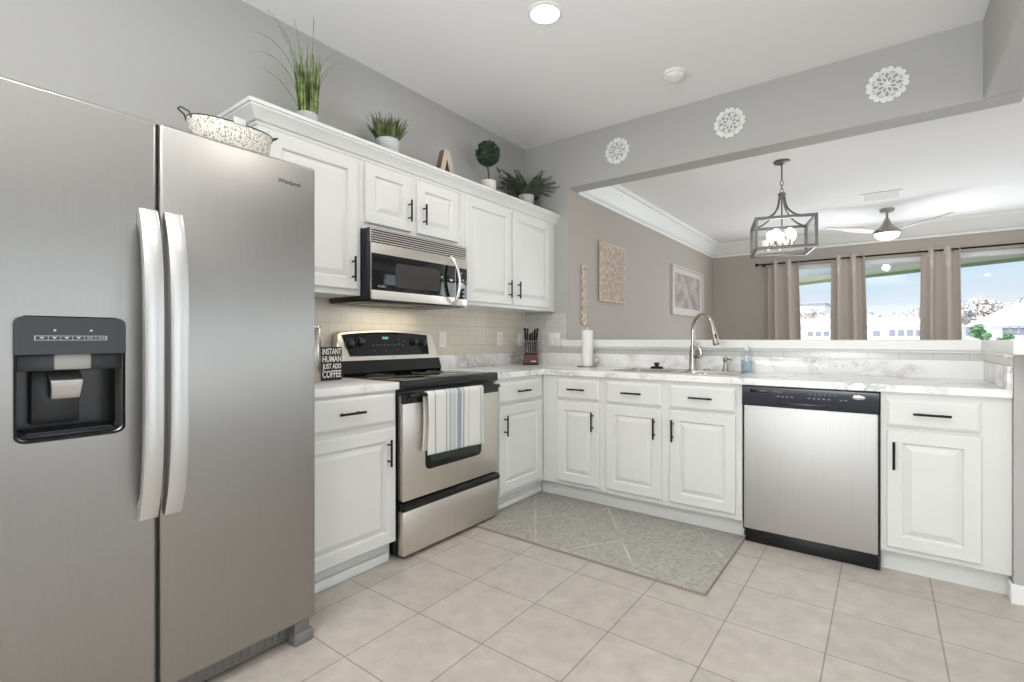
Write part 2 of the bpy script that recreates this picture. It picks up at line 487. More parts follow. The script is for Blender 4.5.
    def xf(self, M):
        bmesh.ops.transform(self.bm, matrix=M, verts=self.bm.verts)
        return self
    def build(self, name, mat, parent=None, smooth=35, world=True, bev=0.0, solid=0.0):
        bmesh.ops.recalc_face_normals(self.bm, faces=self.bm.faces)
        me = bpy.data.meshes.new(name)
        self.bm.to_mesh(me); self.bm.free()
        me.materials.append(mat)
        o = bpy.data.objects.new(name, me)
        COL.objects.link(o)
        if smooth:
            for p in me.polygons: p.use_smooth = True
            me.set_sharp_from_angle(angle=radians(smooth))
        if parent is not None:
            if world:
                off = Vector(parent.location)
                q = parent.parent
                while q is not None:
                    off += Vector(q.location); q = q.parent
                me.transform(Matrix.Translation(-off))
            o.parent = parent
        if solid:
            s = o.modifiers.new('solid', 'SOLIDIFY'); s.thickness = solid; s.offset = 0
        if bev:
            b = o.modifiers.new('bevel', 'BEVEL'); b.width = bev; b.segments = 2; b.limit_method = 'ANGLE'; b.angle_limit = radians(40)
        return o

def tag(o, label=None, cat=None, group=None, kind=None):
    if label: o['label'] = label
    if cat: o['category'] = cat
    if group: o['group'] = group
    if kind: o['kind'] = kind
    return o
def thing(name, label, cat, loc=(0, 0, 0), rot=0.0, group=None):
    o = bpy.data.objects.new(name, None)
    o.empty_display_size = 0.1
    COL.objects.link(o)
    o.location = loc; o.rotation_euler = (0, 0, rot)
    return tag(o, label, cat, group)
def struct(name, mb, mat, **kw):
    return tag(mb.build(name, mat, **kw), kind='structure')
def dup(root, loc, rot=None, label=None, group=None):
    def cp(o, par):
        c = o.copy(); COL.objects.link(c)
        if par is not None: c.parent = par
        for ch in o.children: cp(ch, c)
        return c
    r = cp(root, None)
    r.location = loc
    if rot is not None: r.rotation_euler = (0, 0, rot)
    if label: r['label'] = label
    if group: r['group'] = group
    return r
def text_mb(txt, size, depth, width=None, bold=0.0):
    c = bpy.data.curves.new('txt', 'FONT')
    c.body = txt; c.size = size; c.offset = size * bold; c.extrude = depth; c.resolution_u = 3
    c.align_x = 'CENTER'; c.align_y = 'CENTER'
    o = bpy.data.objects.new('txt', c)
    COL.objects.link(o)
    dg = bpy.context.evaluated_depsgraph_get(); dg.update()
    me = bpy.data.meshes.new_from_object(o.evaluated_get(dg))
    bpy.data.objects.remove(o); bpy.data.curves.remove(c)
    mb = MB(); mb.bm.from_mesh(me); bpy.data.meshes.remove(me)
    if width:
        xs = [v.co.x for v in mb.bm.verts]; w = max(xs) - min(xs); m = (max(xs) + min(xs)) / 2
        for v in mb.bm.verts: v.co.x = (v.co.x - m) * width / w
    return mb
def facing(loc, right, up):
    r, u = Vector(right).normalized(), Vector(up).normalized()
    n = r.cross(u)
    M = Matrix((r, u, n)).transposed().to_4x4()
    return Matrix.Translation(Vector(loc)) @ M

# ------------------------------------------------------------------ room shell
XL, YB, ZC, ZL = -2.617, 3.573, 2.846, 2.60     # left wall, back wall, kitchen and living ceilings
XJ, YJ = -2.164, 3.736                           # jamb of the pass-through, living side of the back wall
XR0, XR1 = 0.45, 0.60                            # half wall / beam on the right
ZH = 2.42                                        # underside of the header
YW = 7.932                                       # window wall
YE = 2.93                                        # end of the half wall
XE, YR = 4.6, -3.4
struct('floor', MB().box(XL - 0.2, XE + 0.2, YR - 0.2, YW + 0.2, -0.1, 0.0), floor_tile)
YT = 1.9                                         # unseen beam end, placed so the refrigerator reflects the bright ceiling beyond
struct('ceiling_kitchen', MB().slab([XL - 0.2, XR1, XE + 0.2], [YR - 0.2, YT, YJ], lambda i, j: not (i == 1 and j == 1), ZC, ZC + 0.1), ceil_white)
struct('wall_step', MB().box(XR1, XE, YT, YT + 0.12, ZL, ZC), wall_gray)
struct('ceiling_living', MB().slab([XJ - 0.2, XR1, XE + 0.2], [YT, YJ, YW + 0.2], lambda i, j: not (i == 0 and j == 0), ZL, ZL + 0.1), ceil_white)
struct('sun_shield', MB().box(XL - 0.2, XE + 0.2, YR - 4.5, YR - 0.2, 2.6, 2.7), ceil_white)  # added unseen slab that keeps the sun out of the rear opening
struct('wall_left', MB().box(XL - 0.2, XL, YR, YB, 0, ZC), wall_gray)
# back wall: solid stub, half wall and header around the pass-through; half wall and beam return on the right
mb = MB()
mb.slab([XL - 0.2, XJ, XR0, XR1], [0, 1.068, ZH, ZC], lambda i, j: not (j == 1 and i > 0), YB, YJ, axis='Y')
struct('wall_back', mb, wall_gray)
struct('wall_half', MB().box(XR0, XR1, YE, YB, 0, 1.068), wall_gray)
struct('wall_beam', MB().box(XR0 - 0.02, XR1, YT, YB, ZH, ZC), wall_gray, bev=0.012)
struct('wall_living', MB().box(XJ - 0.2, XJ, YJ, YW, 0, ZL), wall_beige)
struct('wall_jamb', MB().box(XJ - 0.003, XJ + 0.0015, YB + 0.0005, YJ, 1.12, ZH), wall_beige)
WIN = [(-1.23, -0.425), (-0.335, 0.53), (0.62, 1.52)]
us = [XJ - 0.2] + [c for w in WIN for c in w] + [XE + 0.2]
struct('wall_window', MB().slab(us, [0, 0.45, 2.19, ZL], lambda i, j: not (j == 1 and i in (1, 3, 5)), YW, YW + 0.16, axis='Y'), wall_beige)
struct('wall_right', MB().slab([YR, -0.5, 2.9, 4.4, 7.4, YW], [0, 0.25, 2.4, ZC], lambda i, j: not (j == 1 and i in (1, 3)), XE, XE + 0.15, axis='X'), wall_gray)
struct('wall_rear', MB().slab([XL, -2.4, 1.2, XE], [0, 0.2, 2.45, ZC], lambda i, j: not (j == 1 and i == 1), YR - 0.15, YR, axis='Y'), wall_gray)
# windows
for k, (a, b) in enumerate(WIN):
    o = struct('window_%d' % (k + 1), MB().slab([a, a + 0.035, b - 0.035, b], [0.45, 0.49, 2.13, 2.19], lambda i, j: not (i == 1 and j == 1), YW + 0.03, YW + 0.11, axis='Y'), trim_white, bev=0.004)
    MB().box(a + 0.03, b - 0.03, YW + 0.068, YW + 0.074, 0.485, 2.135).build('pane', pane_glass, o)
# tile on the walls (left wall, back wall, strip under the ledge, half wall)
struct('wall_left_tile', MB().box(XL, XL + 0.008, 0.95, YB, 1.015, 1.40), tile_left)
struct('wall_back_tile', MB().slab([XL + 0.008, XJ - 0.012, XR0], [1.015, 1.068, 1.352], lambda i, j: i == 0 or j == 0, YB - 0.008, YB, axis='Y'), tile_back)
struct('wall_half_tile', MB().box(XR0 - 0.008, XR0, YE + 0.01, YB - 0.008, 1.015, 1.068), tile_left)
# bar ledge (L-shaped, on the half walls)
mb = MB()
mb.slab([XJ - 0.045, XJ, XR0 - 0.032, XR1 + 0.16], [YE - 0.19, YB - 0.05, YB, YJ + 0.14],
        lambda i, j: (j == 0 and i == 2) or (j == 1) or (j == 2 and i >= 1), 1.068, 1.128)
struct('trim_1', mb, trim_white, bev=0.006)
struct('trim_2', MB().slab([XJ - 0.03, XJ, XR0 - 0.03, XR0], [YE, YB - 0.028, YB], lambda i, j: j == 1 or i == 2, 1.054, 1.070), trim_white, bev=0.003)
# crown moulding of the living room
def crown_path(path, prof, name, mat, closed=False, kind='structure', **kw):
    """sweep (out, z) profile along xy path; 'out' is to the right of travel"""
    mb = MB(); loops = []
    P = [Vector((x, y)) for x, y in path]
    for i, p in enumerate(P):
        ds = []
        if i > 0: ds.append((P[i] - P[i - 1]).normalized())
        if i < len(P) - 1: ds.append((P[i + 1] - P[i]).normalized())
        ns = [Vector((d.y, -d.x)) for d in ds]
        if len(ns) == 2:
            m = (ns[0] + ns[1]).normalized(); m /= max(0.3, m.dot(ns[0]))
        else: m = ns[0]
        loops.append([(p.x + m.x * o, p.y + m.y * o, z) for o, z in prof])
    mb.loft(loops)
    o = mb.build(name, mat, **kw)
    if kind: o['kind'] = kind
    return o
LC = [(0, 2.40), (0.012, 2.40), (0.016, 2.425), (0.03, 2.435), (0.045, 2.455), (0.075, 2.51), (0.105, 2.545), (0.115, 2.56), (0.130, 2.563), (0.135, 2.585), (0.14, ZL), (0, ZL)]
crown_path([(XJ, YJ + 0.001), (XJ, YW), (XE, YW)], LC, 'trim_3', trim_white)
# baseboards
mb = MB()
mb.slab([XR0 - 0.012, XR0, XR1, XR1 + 0.012], [YE - 0.014, YE, YE + 0.06, YB], lambda i, j: (j == 0) or (i == 0 and j == 1) or (i == 2), 0, 0.085)
struct('baseboard_half_wall', mb, trim_white, bev=0.004)
struct('baseboard_living', MB().box(XJ, XJ + 0.013, YJ, YW, 0, 0.09), trim_white, bev=0.004)
struct('baseboard_window', MB().box(XJ + 0.013, XE, YW - 0.013, YW, 0, 0.09), trim_white, bev=0.004)

# ------------------------------------------------------------------ refrigerator
FX = -1.733
fr = thing('refrigerator', 'tall stainless steel side by side refrigerator with water dispenser', 'refrigerator', (-2.15, 0.57, 0))
MB().slab([0.125, 0.20, 0.48, 1.020], [0.03, 0.84, 1.22, 1.765], lambda i, j: not (i == 1 and j == 1), -1.96, FX - 0.075, axis='X').build('cabinet', dark_gray, fr)
MB().box(-2.58, -1.955, 0.125, 1.02, 0.03, 1.765, 0.006).build('back_cabinet', dark_gray, fr)
def rrect(u0, u1, v0, v1, r, n=5):
    pts = []
    for (cu, cv, a0) in ((u1 - r, v1 - r, 0), (u0 + r, v1 - r, 90), (u0 + r, v0 + r, 180), (u1 - r, v0 + r, 270)):
        for k in range(n + 1):
            a = radians(a0 + 90 * k / n)
            pts.append((cu + r * cos(a), cv + r * sin(a)))
    return pts
# freezer door with the dispenser opening
DY0, DY1, DZ0, DZ1 = 0.226, 0.447, 0.871, 1.189
mb = MB()
lo_ = [mb.bm.verts.new((FX, y, z)) for y, z in ((0.122, 0.085), (0.5215, 0.085), (0.5215, 1.776), (0.122, 1.776))]
li_ = [mb.bm.verts.new((FX, y, z)) for y, z in rrect(DY0 + 0.006, DY1 - 0.006, DZ0 + 0.006, DZ1 - 0.006, 0.022, 6)]
ed_ = [mb.bm.edges.new((l[k], l[(k + 1) % len(l)])) for l in (lo_, li_) for k in range(len(l))]
bmesh.ops.triangle_fill(mb.bm, use_beauty=True, use_dissolve=False, edges=ed_)
ex_ = bmesh.ops.extrude_face_region(mb.bm, geom=list(mb.bm.faces))
bmesh.ops.translate(mb.bm, vec=(-0.07, 0, 0), verts=[v for v in ex_['geom'] if isinstance(v, bmesh.types.BMVert)])
fdoor = mb.build('freezer_door', fridge_steel, fr, bev=0.008)
ddoor = MB().box(FX - 0.07, FX, 0.5295, 1.024, 0.085, 1.776, 0.010, 3).build('refrigerator_door', fridge_steel, fr)
MB().box(FX - 0.075, FX - 0.012, 0.5205, 0.5305, 0.09, 1.772).build('door_gasket', black_plastic, fr)
def fridge_handle(y0, y1):
    mb = MB()
    prof = []
    n = 24
    loops = []
    for k in range(n + 1):
        t = k / n
        z = 0.612 + t * 0.895
        bow = 0.052 * (1 - (2 * t - 1) ** 4) + 0.012
        if k in (0, n): bow = 0.012
        x1 = FX + bow + 0.010
        x0 = FX + max(0.0, bow - 0.014) if 1 < k < n - 1 else FX - 0.001
        loops.append([(x0, y0, z), (x0, y1, z), (x1 - 0.003, y1, z), (x1, y1 - 0.006, z), (x1, y0 + 0.006, z), (x1 - 0.003, y0, z)])
    mb.loft(loops)
    return mb
fridge_handle(0.474, 0.519).build('handle', aluminium, fdoor)
fridge_handle(0.536, 0.581).build('handle', aluminium, ddoor)
# dispenser
mb = MB()
o_ = rrect(DY0, DY1, DZ0, DZ1, 0.018); i_ = rrect(DY0 + 0.005, DY1 - 0.005, DZ0 + 0.005, DZ1 - 0.005, 0.016)
mb.loft([[(FX - 0.002, a, b) for a, b in o_], [(FX + 0.004, a, b) for a, b in o_], [(FX + 0.005, a, b) for a, b in i_], [(FX - 0.10, a, b) for a, b in i_], [(FX - 0.105, a, b) for a, b in i_]], cap0=False, cap1=True)
mb.build('dispenser_well', black_plastic, fdoor, solid=0)
mb = MB(); top = [(a, max(b, 1.093)) for a, b in rrect(DY0, DY1, 1.075, DZ1, 0.018)]
mb.loft([[(FX - 0.04, a, b) for a, b in top], [(FX + 0.008, a, b) for a, b in top]])
mb.build('dispenser_panel', panel_black, fdoor)
MB().box(FX - 0.06, FX - 0.004, 0.232, 0.441, 1.050, 1.094, 0.003).build('dispenser_hood', panel_black, fdoor)
MB().box(FX - 0.055, FX + 0.001, 0.300, 0.374, 1.052, 1.094, 0.004).build('dispenser_spout', spout_gray, fdoor)
mb = MB()
mb.loft([[(FX - 0.055, .297, 1.045), (FX - 0.055, .362, 1.045), (FX - 0.07, .362, 1.045), (FX - 0.07, .297, 1.045)],
         [(FX - 0.02, .297, 1.022), (FX - 0.02, .362, 1.022), (FX - 0.035, .362, 1.018), (FX - 0.035, .297, 1.018)],
         [(FX - 0.024, .299, 0.998), (FX - 0.024, .360, 0.998), (FX - 0.036, .360, 0.998), (FX - 0.036, .299, 0.998)],
         [(FX - 0.040, .300, 0.972), (FX - 0.040, .359, 0.972), (FX - 0.05, .359, 0.972), (FX - 0.05, .300, 0.972)]])
mb.build('dispenser_paddle', aluminium, fdoor, bev=0.002)
MB().box(FX - 0.098, FX - 0.072, 0.268, 0.364, 0.905, 1.05, 0.003).build('dispenser_backplate', panel_black, fdoor)
mb = MB().box(FX - 0.098, FX - 0.006, 0.236, 0.437, 0.876, 0.888, 0.003)
for k in range(7): mb.box(FX - 0.09 + k * 0.012, FX - 0.086 + k * 0.012, 0.25, 0.42, 0.887, 0.892)
mb.build('dispenser_tray', black_plastic, fdoor)
mb = MB()
mb.slab([0.262, 0.264, 0.402, 0.404], [1.129, 1.1302, 1.1398, 1.141], lambda i, j: not (i == 1 and j == 1), FX + 0.0075, FX + 0.0088, axis='X')
for k in range(6):
    y = 0.276 + k * 0.0235
    if k < 4: mb.loft([[(FX + 0.0078, y - 0.005, 1.138), (FX + 0.0078, y + 0.005, 1.138), (FX + 0.0078, y, 1.132)], [(FX + 0.0088, y - 0.005, 1.138), (FX + 0.0088, y + 0.005, 1.138), (FX + 0.0088, y, 1.132)]])
    else: mb.tube([(FX + 0.0082, y + 0.006 * cos(a), 1.135 + 0.0025 * sin(a)) for a in [2 * pi * q / 12 for q in range(12)]], 0.0006, 4, closed=True)
    mb.box(FX + 0.0078, FX + 0.0088, y + 0.0112, y + 0.0120, 1.130, 1.140)
for y in (0.300, 0.372): mb.lathe([(0.003, 0.0075), (0.003, 0.009)], (FX, y, 1.155), 10, 'X')
mb.build('dispenser_icons', silver_print, fdoor)
t = text_mb('Whirlpool', 0.022, 0.0006, 0.082)
t.xf(facing((FX + 0.001, 0.922, 1.698), (0, 1, 0), (0, 0, 1)))
t.build('brand_lettering', dark_gray, ddoor, smooth=0)
# grille and foot covers
mb = MB().box(-1.835, -1.79, 0.14, 1.005, 0.012, 0.078, 0.003)
for k in range(30):
    mb.box(-1.792, -1.787, 0.16 + k * 0.027, 0.175 + k * 0.027, 0.03, 0.065)
mb.build('base_grille', mid_gray, fr)
for y0, y1 in ((0.125, 0.205), (0.945, 1.018)):
    MB().box(-1.80, FX - 0.002, y0, y1, 0.0, 0.046, 0.006).build('foot_cover', mid_gray, fr)
    MB().box(-1.80, FX - 0.012, y0 + 0.004, y1 - 0.010, 0.044, 0.088, 0.003).build('hinge_block', mid_gray, fr)
for y0, y1 in ((0.14, 0.20), (0.966, 1.014)):
    MB().box(-1.89, -1.815, y0, y1, 1.765, 1.782, 0.006).build('hinge_cover', dark_gray, fr)

# ------------------------------------------------------------------ basket on the refrigerator
bk = thing('basket', 'floral fabric lined oblong basket with dark wire rim on the refrigerator', 'basket', (-1.96, 0.822, 1.766))
BX, BY, BZ = -1.96, 0.822, 1.766
def bloop(a, b, z, sag=0.0, n=36):
    return [(BX + a * cos(2 * pi * k / n), BY + b * sin(2 * pi * k / n), z + sag * abs(sin(2 * pi * k / n)) ** 2) for k in range(n)]
mb = MB()
mb.loft([bloop(0.075, 0.118, BZ), bloop(0.088, 0.128, BZ + 0.05), bloop(0.105, 0.142, BZ + 0.135, 0.012), bloop(0.099, 0.136, BZ + 0.135, 0.012), bloop(0.082, 0.122, BZ + 0.05), bloop(0.068, 0.110, BZ + 0.006)])
mb.build('bowl', basket_floral, bk)
mb = MB(); mb.tube(bloop(0.104, 0.141, BZ + 0.137, 0.012), 0.0028, 6, closed=True)
mb.build('rim', basket_wire, bk)
for s in (-1, 1):
    y = BY + s * 0.141
    MB().tube([(BX - 0.022, y - s * 0.004, BZ + 0.136), (BX - 0.020, y + s * 0.004, BZ + 0.156), (BX - 0.012, y + s * 0.026, BZ + 0.166), (BX + 0.012, y + s * 0.026, BZ + 0.166), (BX + 0.020, y + s * 0.004, BZ + 0.156), (BX + 0.022, y - s * 0.004, BZ + 0.136)], 0.0032, 6).build('handle', basket_wire, bk)
MB().box(BX + 0.100, BX + 0.108, BY - 0.035, BY + 0.005, BZ + 0.132, BZ + 0.156, 0.002).build('clasp', pot_gray, bk)

# ------------------------------------------------------------------ cabinets
def raised_door(x0, x1, z0, z1, t=0.02, fw=0.058):
    """front at y=-t, back at y=0"""
    mb = MB()
    def R(i, y): return [(x0 + i, y, z0 + i), (x1 - i, y, z0 + i), (x1 - i, y, z1 - i), (x0 + i, y, z1 - i)]
    mb.loft([R(0, 0), R(0, -t + 0.006), R(0.002, -t + 0.002), R(0.006, -t), R(fw, -t), R(fw + 0.004, -t + 0.003), R(fw + 0.007, -t + 0.012), R(fw + 0.011, -t + 0.0125), R(fw + 0.034, -t + 0.002), R(fw + 0.038, -t + 0.0005)])
    return mb
def drawer_front(x0, x1, z0, z1, t=0.02):
    mb = MB()
    def R(i, y): return [(x0 + i, y, z0 + i), (x1 - i, y, z0 + i), (x1 - i, y, z1 - i), (x0 + i, y, z1 - i)]
    mb.loft([R(0, 0), R(0, -t + 0.007), R(0.003, -t + 0.005), R(0.011, -t + 0.001), R(0.014, -t)])
    return mb
def bar_handle(c, half, vert, t=0.02):
    x, z = c
    mb = MB()
    y = -t - 0.030
    d = (0, 0, 1) if vert else (1, 0, 0)
    a = (x - d[0] * half, y, z - d[2] * half); b = (x + d[0] * half, y, z + d[2] * half)
    mb.tube([a, b], 0.0058, 10)
    for s in (-1, 1):
        px, pz = x + d[0] * s * half * 0.62, z + d[2] * s * half * 0.62
        mb.tube([(px, -t + 0.0005, pz), (px, y - 0.001, pz)], 0.0048, 8)
    return mb
def add_door(root, x0, x1, z0, z1, hx, hz, half=0.066, fw=0.058):
    d = raised_door(x0, x1, z0, z1, fw=fw).build('door', cab_white, root, world=False, smooth=14)
    bar_handle((hx, hz), half, True).build('handle', black_metal, d, world=False)
    return d
def add_drawer(root, x0, x1, z0, z1, half=0.068):
    d = drawer_front(x0, x1, z0, z1).build('drawer', cab_white, root, world=False, smooth=14)
    bar_handle(((x0 + x1) / 2, (z0 + z1) / 2 + 0.002), half, False).build('handle', black_metal, d, world=False)
    return d
XF, YF = -2.005, 2.960          # faces of the two base runs (behind the door leaves)
def base_cabinet(label, loc, rot, w, depth=0.60, group='white base cabinets', open_top=False):
    r = thing('base_cabinet', label, 'cabinet', loc, rot, group)
    mb = MB()
    if open_top:
        mb.slab([0, 0.018, w - 0.018, w], [0, 0.02, depth - 0.012, depth], lambda i, j: not (i == 1 and j == 1), 0.104, 0.876)
        mb.box(0.017, w - 0.017, 0.019, depth - 0.011, 0.104, 0.122)
    else:
        mb.box(0, w, 0, depth, 0.104, 0.876, 0.0015, 1)
    mb.build('carcass', cab_white, r, world=False)
    MB().box(0.0, w, 0.05, 0.07, 0.0, 0.104).build('toe_kick', cab_white, r, world=False)
    return r
HP = pi / 2
# left of the range: local x = world y - y0
y0 = 1.035
c = base_cabinet('white base cabinet between the refrigerator and the range', (XF, y0, 0), HP, 1.62 - y0)
add_drawer(c, 0.04, 1.607 - y0, 0.715, 0.862)
add_door(c, 0.04, 1.607 - y0, 0.112, 0.686, 1.592 - y0 - 0.036, 0.568)
MB().box(0.0, 1.60 - y0, 0.030, 0.05, 0.0, 0.045, 0.004).build('shoe_moulding', trim_white, c, world=False)
y0 = 2.412
c = base_cabinet('narrow white base cabinet in the corner, right of the range', (XF, y0, 0), HP, YF - y0 - 0.002)
MB().box(YF - y0 - 0.002, YF - y0 + 0.049, 0.05, 0.07, 0, 0.104).build('toe_return', cab_white, c, world=False)
add_drawer(c, 0.022, 2.915 - y0, 0.715, 0.848)
add_door(c, 0.022, 2.915 - y0, 0.132, 0.695, 2.503 - y0 - 0.02, 0.57)
MB().box(0.0, YF - y0 + 0.03, 0.034, 0.05, 0.0, 0.04, 0.004).build('shoe_moulding', trim_white, c, world=False)
x0 = XF
c = base_cabinet('white base cabinet with one door, first right of the inner corner', (x0, YF, 0), 0, -1.515 - x0)
add_drawer(c, -1.873 - x0, -1.540 - x0, 0.715, 0.850)
add_door(c, -1.873 - x0, -1.540 - x0, 0.132, 0.696, -1.584 - x0, 0.574)
MB().box(-0.069, 0.0, 0.0505, 0.07, 0, 0.104).build('toe_return', cab_white, c, world=False)
x0 = -1.515
c = base_cabinet('wide white sink base cabinet with two doors under the sink', (x0, YF, 0), 0, -0.645 - x0, open_top=True)
add_drawer(c, -1.490 - x0, -1.111 - x0, 0.713, 0.852)
add_drawer(c, -1.059 - x0, -0.677 - x0, 0.713, 0.852)
add_door(c, -1.490 - x0, -1.111 - x0, 0.136, 0.696, -1.152 - x0, 0.576)
add_door(c, -1.059 - x0, -0.677 - x0, 0.136, 0.696, -1.040 - x0 + 0.004, 0.576)
x0 = -0.012
c = base_cabinet('white base cabinet at the right end, right of the dishwasher', (x0, YF, 0), 0, XR0 - 0.001 - x0)
add_drawer(c, 0.010 - x0, 0.348 - x0, 0.713, 0.845)
add_door(c, 0.012 - x0, 0.351 - x0, 0.132, 0.697, 0.039 - x0, 0.577)

# upper cabinets (local x = world y - y0; front plane at XU)
XU = -2.300
def wall_cabinet(label, ya, yb, za, zb=2.14):
    r = thing('wall_cabinet', label, 'cabinet', (XU, ya, za), HP, 'white wall cabinets')
    MB().box(0, yb - ya, 0, XU - XL - 0.001, 0, zb - za, 0.0015, 1).build('carcass', cab_white, r, world=False)
    return r
ZU = 1.369
c = wall_cabinet('tall white wall cabinet at the refrigerator side, single door', 1.075, 1.62, ZU)
add_door(c, 0.045, 1.594 - 1.075, 0.030, 2.093 - ZU, 1.582 - 1.075 - 0.026, 1.505 - ZU)
c = wall_cabinet('short white two door wall cabinet above the microwave', 1.62, 2.40, 1.740)
add_door(c, 0.022, 1.963 - 1.62, 0.034, 0.362, 1.959 - 1.62 - 0.02, 1.893 - 1.74, 0.064)
add_door(c, 2.010 - 1.62, 2.363 - 1.62, 0.034, 0.362, 2.079 - 1.62 - 0.024, 1.893 - 1.74, 0.064)
c = wall_cabinet('tall white two door wall cabinet in the corner, right of the microwave', 2.40, YB - 0.001, ZU)
add_door(c, 0.036, 2.940 - 2.40, 0.024, 2.108 - ZU, 2.936 - 2.40 - 0.03, 1.508 - ZU)
add_door(c, 2.968 - 2.40, 3.487 - 2.40, 0.024, 2.108 - ZU, 3.046 - 2.40 - 0.03, 1.510 - ZU)
UC = [(0, 2.112), (0.004, 2.112), (0.007, 2.125), (0.018, 2.130), (0.024, 2.142), (0.045, 2.168), (0.052, 2.174), (0.053, 2.182), (0.060, 2.184), (0.062, 2.200), (-0.012, 2.200), (-0.012, 2.141), (0.0, 2.141)]
o = crown_path([(XL + 0.001, 1.0745), (XU + 0.0005, 1.0745), (XU + 0.0005, YB - 0.001)], UC, 'cabinet_crown', cab_white, kind=None)
tag(o, 'white crown moulding running along the top of the wall cabinets', 'moulding')

# ------------------------------------------------------------------ countertops
ct = MB().box(XL + 0.001, -1.985, 1.03, 1.630, 0.876, 0.914, 0.004)
ct = ct.build('countertop', marble)
tag(ct, 'short marble patterned worktop between the refrigerator and the range', 'countertop')
MB().box(XL + 0.001, XL + 0.02, 1.03, 1.62, 0.9135, 1.015, 0.003).build('backsplash', marble, ct)
SX0, SX1, SY0, SY1 = -1.515, -0.695, 3.085, 3.495       # sink cut-out
ct = MB().slab([XL + 0.001, -1.985, SX0 + 0.015, SX1 - 0.015, XR0 - 0.001], [2.405, 2.934, SY0 + 0.015, SY1 - 0.08, YB - 0.001],
               lambda i, j: not (j == 0 and i > 0) and not (i == 2 and j == 2), 0.876, 0.914).build('countertop', marble, bev=0.004)
tag(ct, 'long L-shaped marble patterned worktop around the sink', 'countertop')
mb = MB()
mb.box(XL + 0.001, XL + 0.02, 2.405, YB - 0.001, 0.9135, 1.015, 0.003)
mb.box(XL + 0.015, XR0 - 0.001, YB - 0.02, YB - 0.001, 0.9135, 1.015, 0.003)
mb.box(XR0 - 0.02, XR0 - 0.001, 2.936, YB - 0.015, 0.9135, 1.015, 0.003)
mb.build('backsplash', marble, ct)

# ------------------------------------------------------------------ range
RY0, RY1, RX = 1.632, 2.400, -1.965
rg = thing('range', 'freestanding stainless steel electric range with black glass cooktop', 'stove', (-2.3, 2.016, 0))
MB().box(XL + 0.03, RX - 0.045, RY0 + 0.002, RY1 - 0.002, 0.02, 0.895, 0.004).build('body', black_plastic, rg)
MB().box(XL + 0.06, RX - 0.020, RY0, RY1, 0.893, 0.920, 0.006).build('cooktop', black_gloss, rg)
MB().box(RX - 0.075, RX - 0.004, RY0, RY1, 0.868, 0.9225, 0.008).build('front_trim', black_plastic, rg)
for (bx_, by_, br) in ((-2.16, 1.83, 0.10), (-2.16, 2.20, 0.085), (-2.40, 1.83, 0.08), (-2.40, 2.20, 0.10)):
    mb = MB(); mb.tube([(bx_ + br * cos(2 * pi * k / 32), by_ + br * sin(2 * pi * k / 32), 0.9201) for k in range(32)], 0.001, 4, closed=True)
    mb.build('burner_ring', dark_gray, rg)
mb = MB()
yA, yB = RY0 + 0.004, RY1 - 0.004
od = MB().box(RX - 0.045, RX, yA, yB, 0.300, 0.845, 0.008).build('oven_door', range_steel, rg)
MB().box(RX - 0.02, RX + 0.003, yA, yB, 0.800, 0.850, 0.004).build('door_top_band', black_plastic, od)
mb = MB(); w_ = rrect(1.785, 2.232, 0.437, 0.735, 0.03)
mb.loft([[(RX - 0.005, a, b) for a, b in w_], [(RX + 0.003, a, b) for a, b in w_], [(RX + 0.004, (a - 2.0085) * .985 + 2.0085, (b - .586) * .98 + .586) for a, b in w_]])
mb.build('door_window_surround', black_gloss, od)
mb = MB(); w_ = rrect(1.815, 2.202, 0.470, 0.70, 0.02)
mb.loft([[(RX + 0.003, a, b) for a, b in w_], [(RX + 0.005, a, b) for a, b in w_]])
mb.build('door_window', oven_glass, od)
mb = MB()
mb.tube([(RX - 0.002, yA + 0.03, 0.835), (RX + 0.03, yA + 0.032, 0.842), (RX + 0.042, yA + 0.05, 0.845)] + [(RX + 0.046, yA + 0.08 + k * (yB - yA - 0.16) / 6, 0.846) for k in range(7)] + [(RX + 0.042, yB - 0.05, 0.845), (RX + 0.03, yB - 0.032, 0.842), (RX - 0.002, yB - 0.03, 0.835)], 0.0115, 10)
mb.build('door_handle', black_plastic, od)
dr = MB().box(RX - 0.045, RX, yA, yB, 0.022, 0.250, 0.008).build('storage_drawer', range_steel, rg)
mb = MB()
mb.prism([(RX - 0.04, 0.252), (RX + 0.004, 0.252), (RX + 0.012, 0.264), (RX + 0.012, 0.276), (RX - 0.004, 0.290), (RX - 0.04, 0.290)], 'Y', yA, yB)
mb.build('drawer_grip', black_plastic, dr)
for y in (yA + 0.05, yB - 0.05):
    for x in (-2.05, -2.50):
        MB().lathe([(0.018, 0.0), (0.018, 0.012), (0.010, 0.014), (0.010, 0.03)], (x, y, 0), 12).build('foot', black_plastic, rg)
# backguard
def bgx(z): return -2.515 - (z - 1.0) * 0.25
MB().prism([(XL + 0.03, 0.915), (-2.485, 0.915), (-2.475, 0.935), (-2.50, 1.005), (XL + 0.03, 1.005)], 'Y', RY0 + 0.004, RY1 - 0.004).build('backguard_base', black_plastic, rg)
mb = MB()
n = 14; la = []; lb = []
ya, yb = RY0 - 0.004, RY1 + 0.002
prof = [(ya, 1.0), (ya + 0.012, 1.16), (ya + 0.03, 1.172)] + [(ya + 0.05 + (yb - ya - 0.1) * k / 12, 1.176 + 0.016 * sin(pi * k / 12)) for k in range(13)] + [(yb - 0.03, 1.172), (yb - 0.012, 1.16), (yb, 1.0)]
mb.loft([[(XL + 0.03, a, b) for a, b in prof], [(bgx(b) - 0.006, a, b) for a, b in prof], [(bgx(b), (a - 2.016) * .985 + 2.016, (b - 1.09) * .96 + 1.09) for a, b in prof]])
bgo = mb.build('backguard', range_steel, rg)
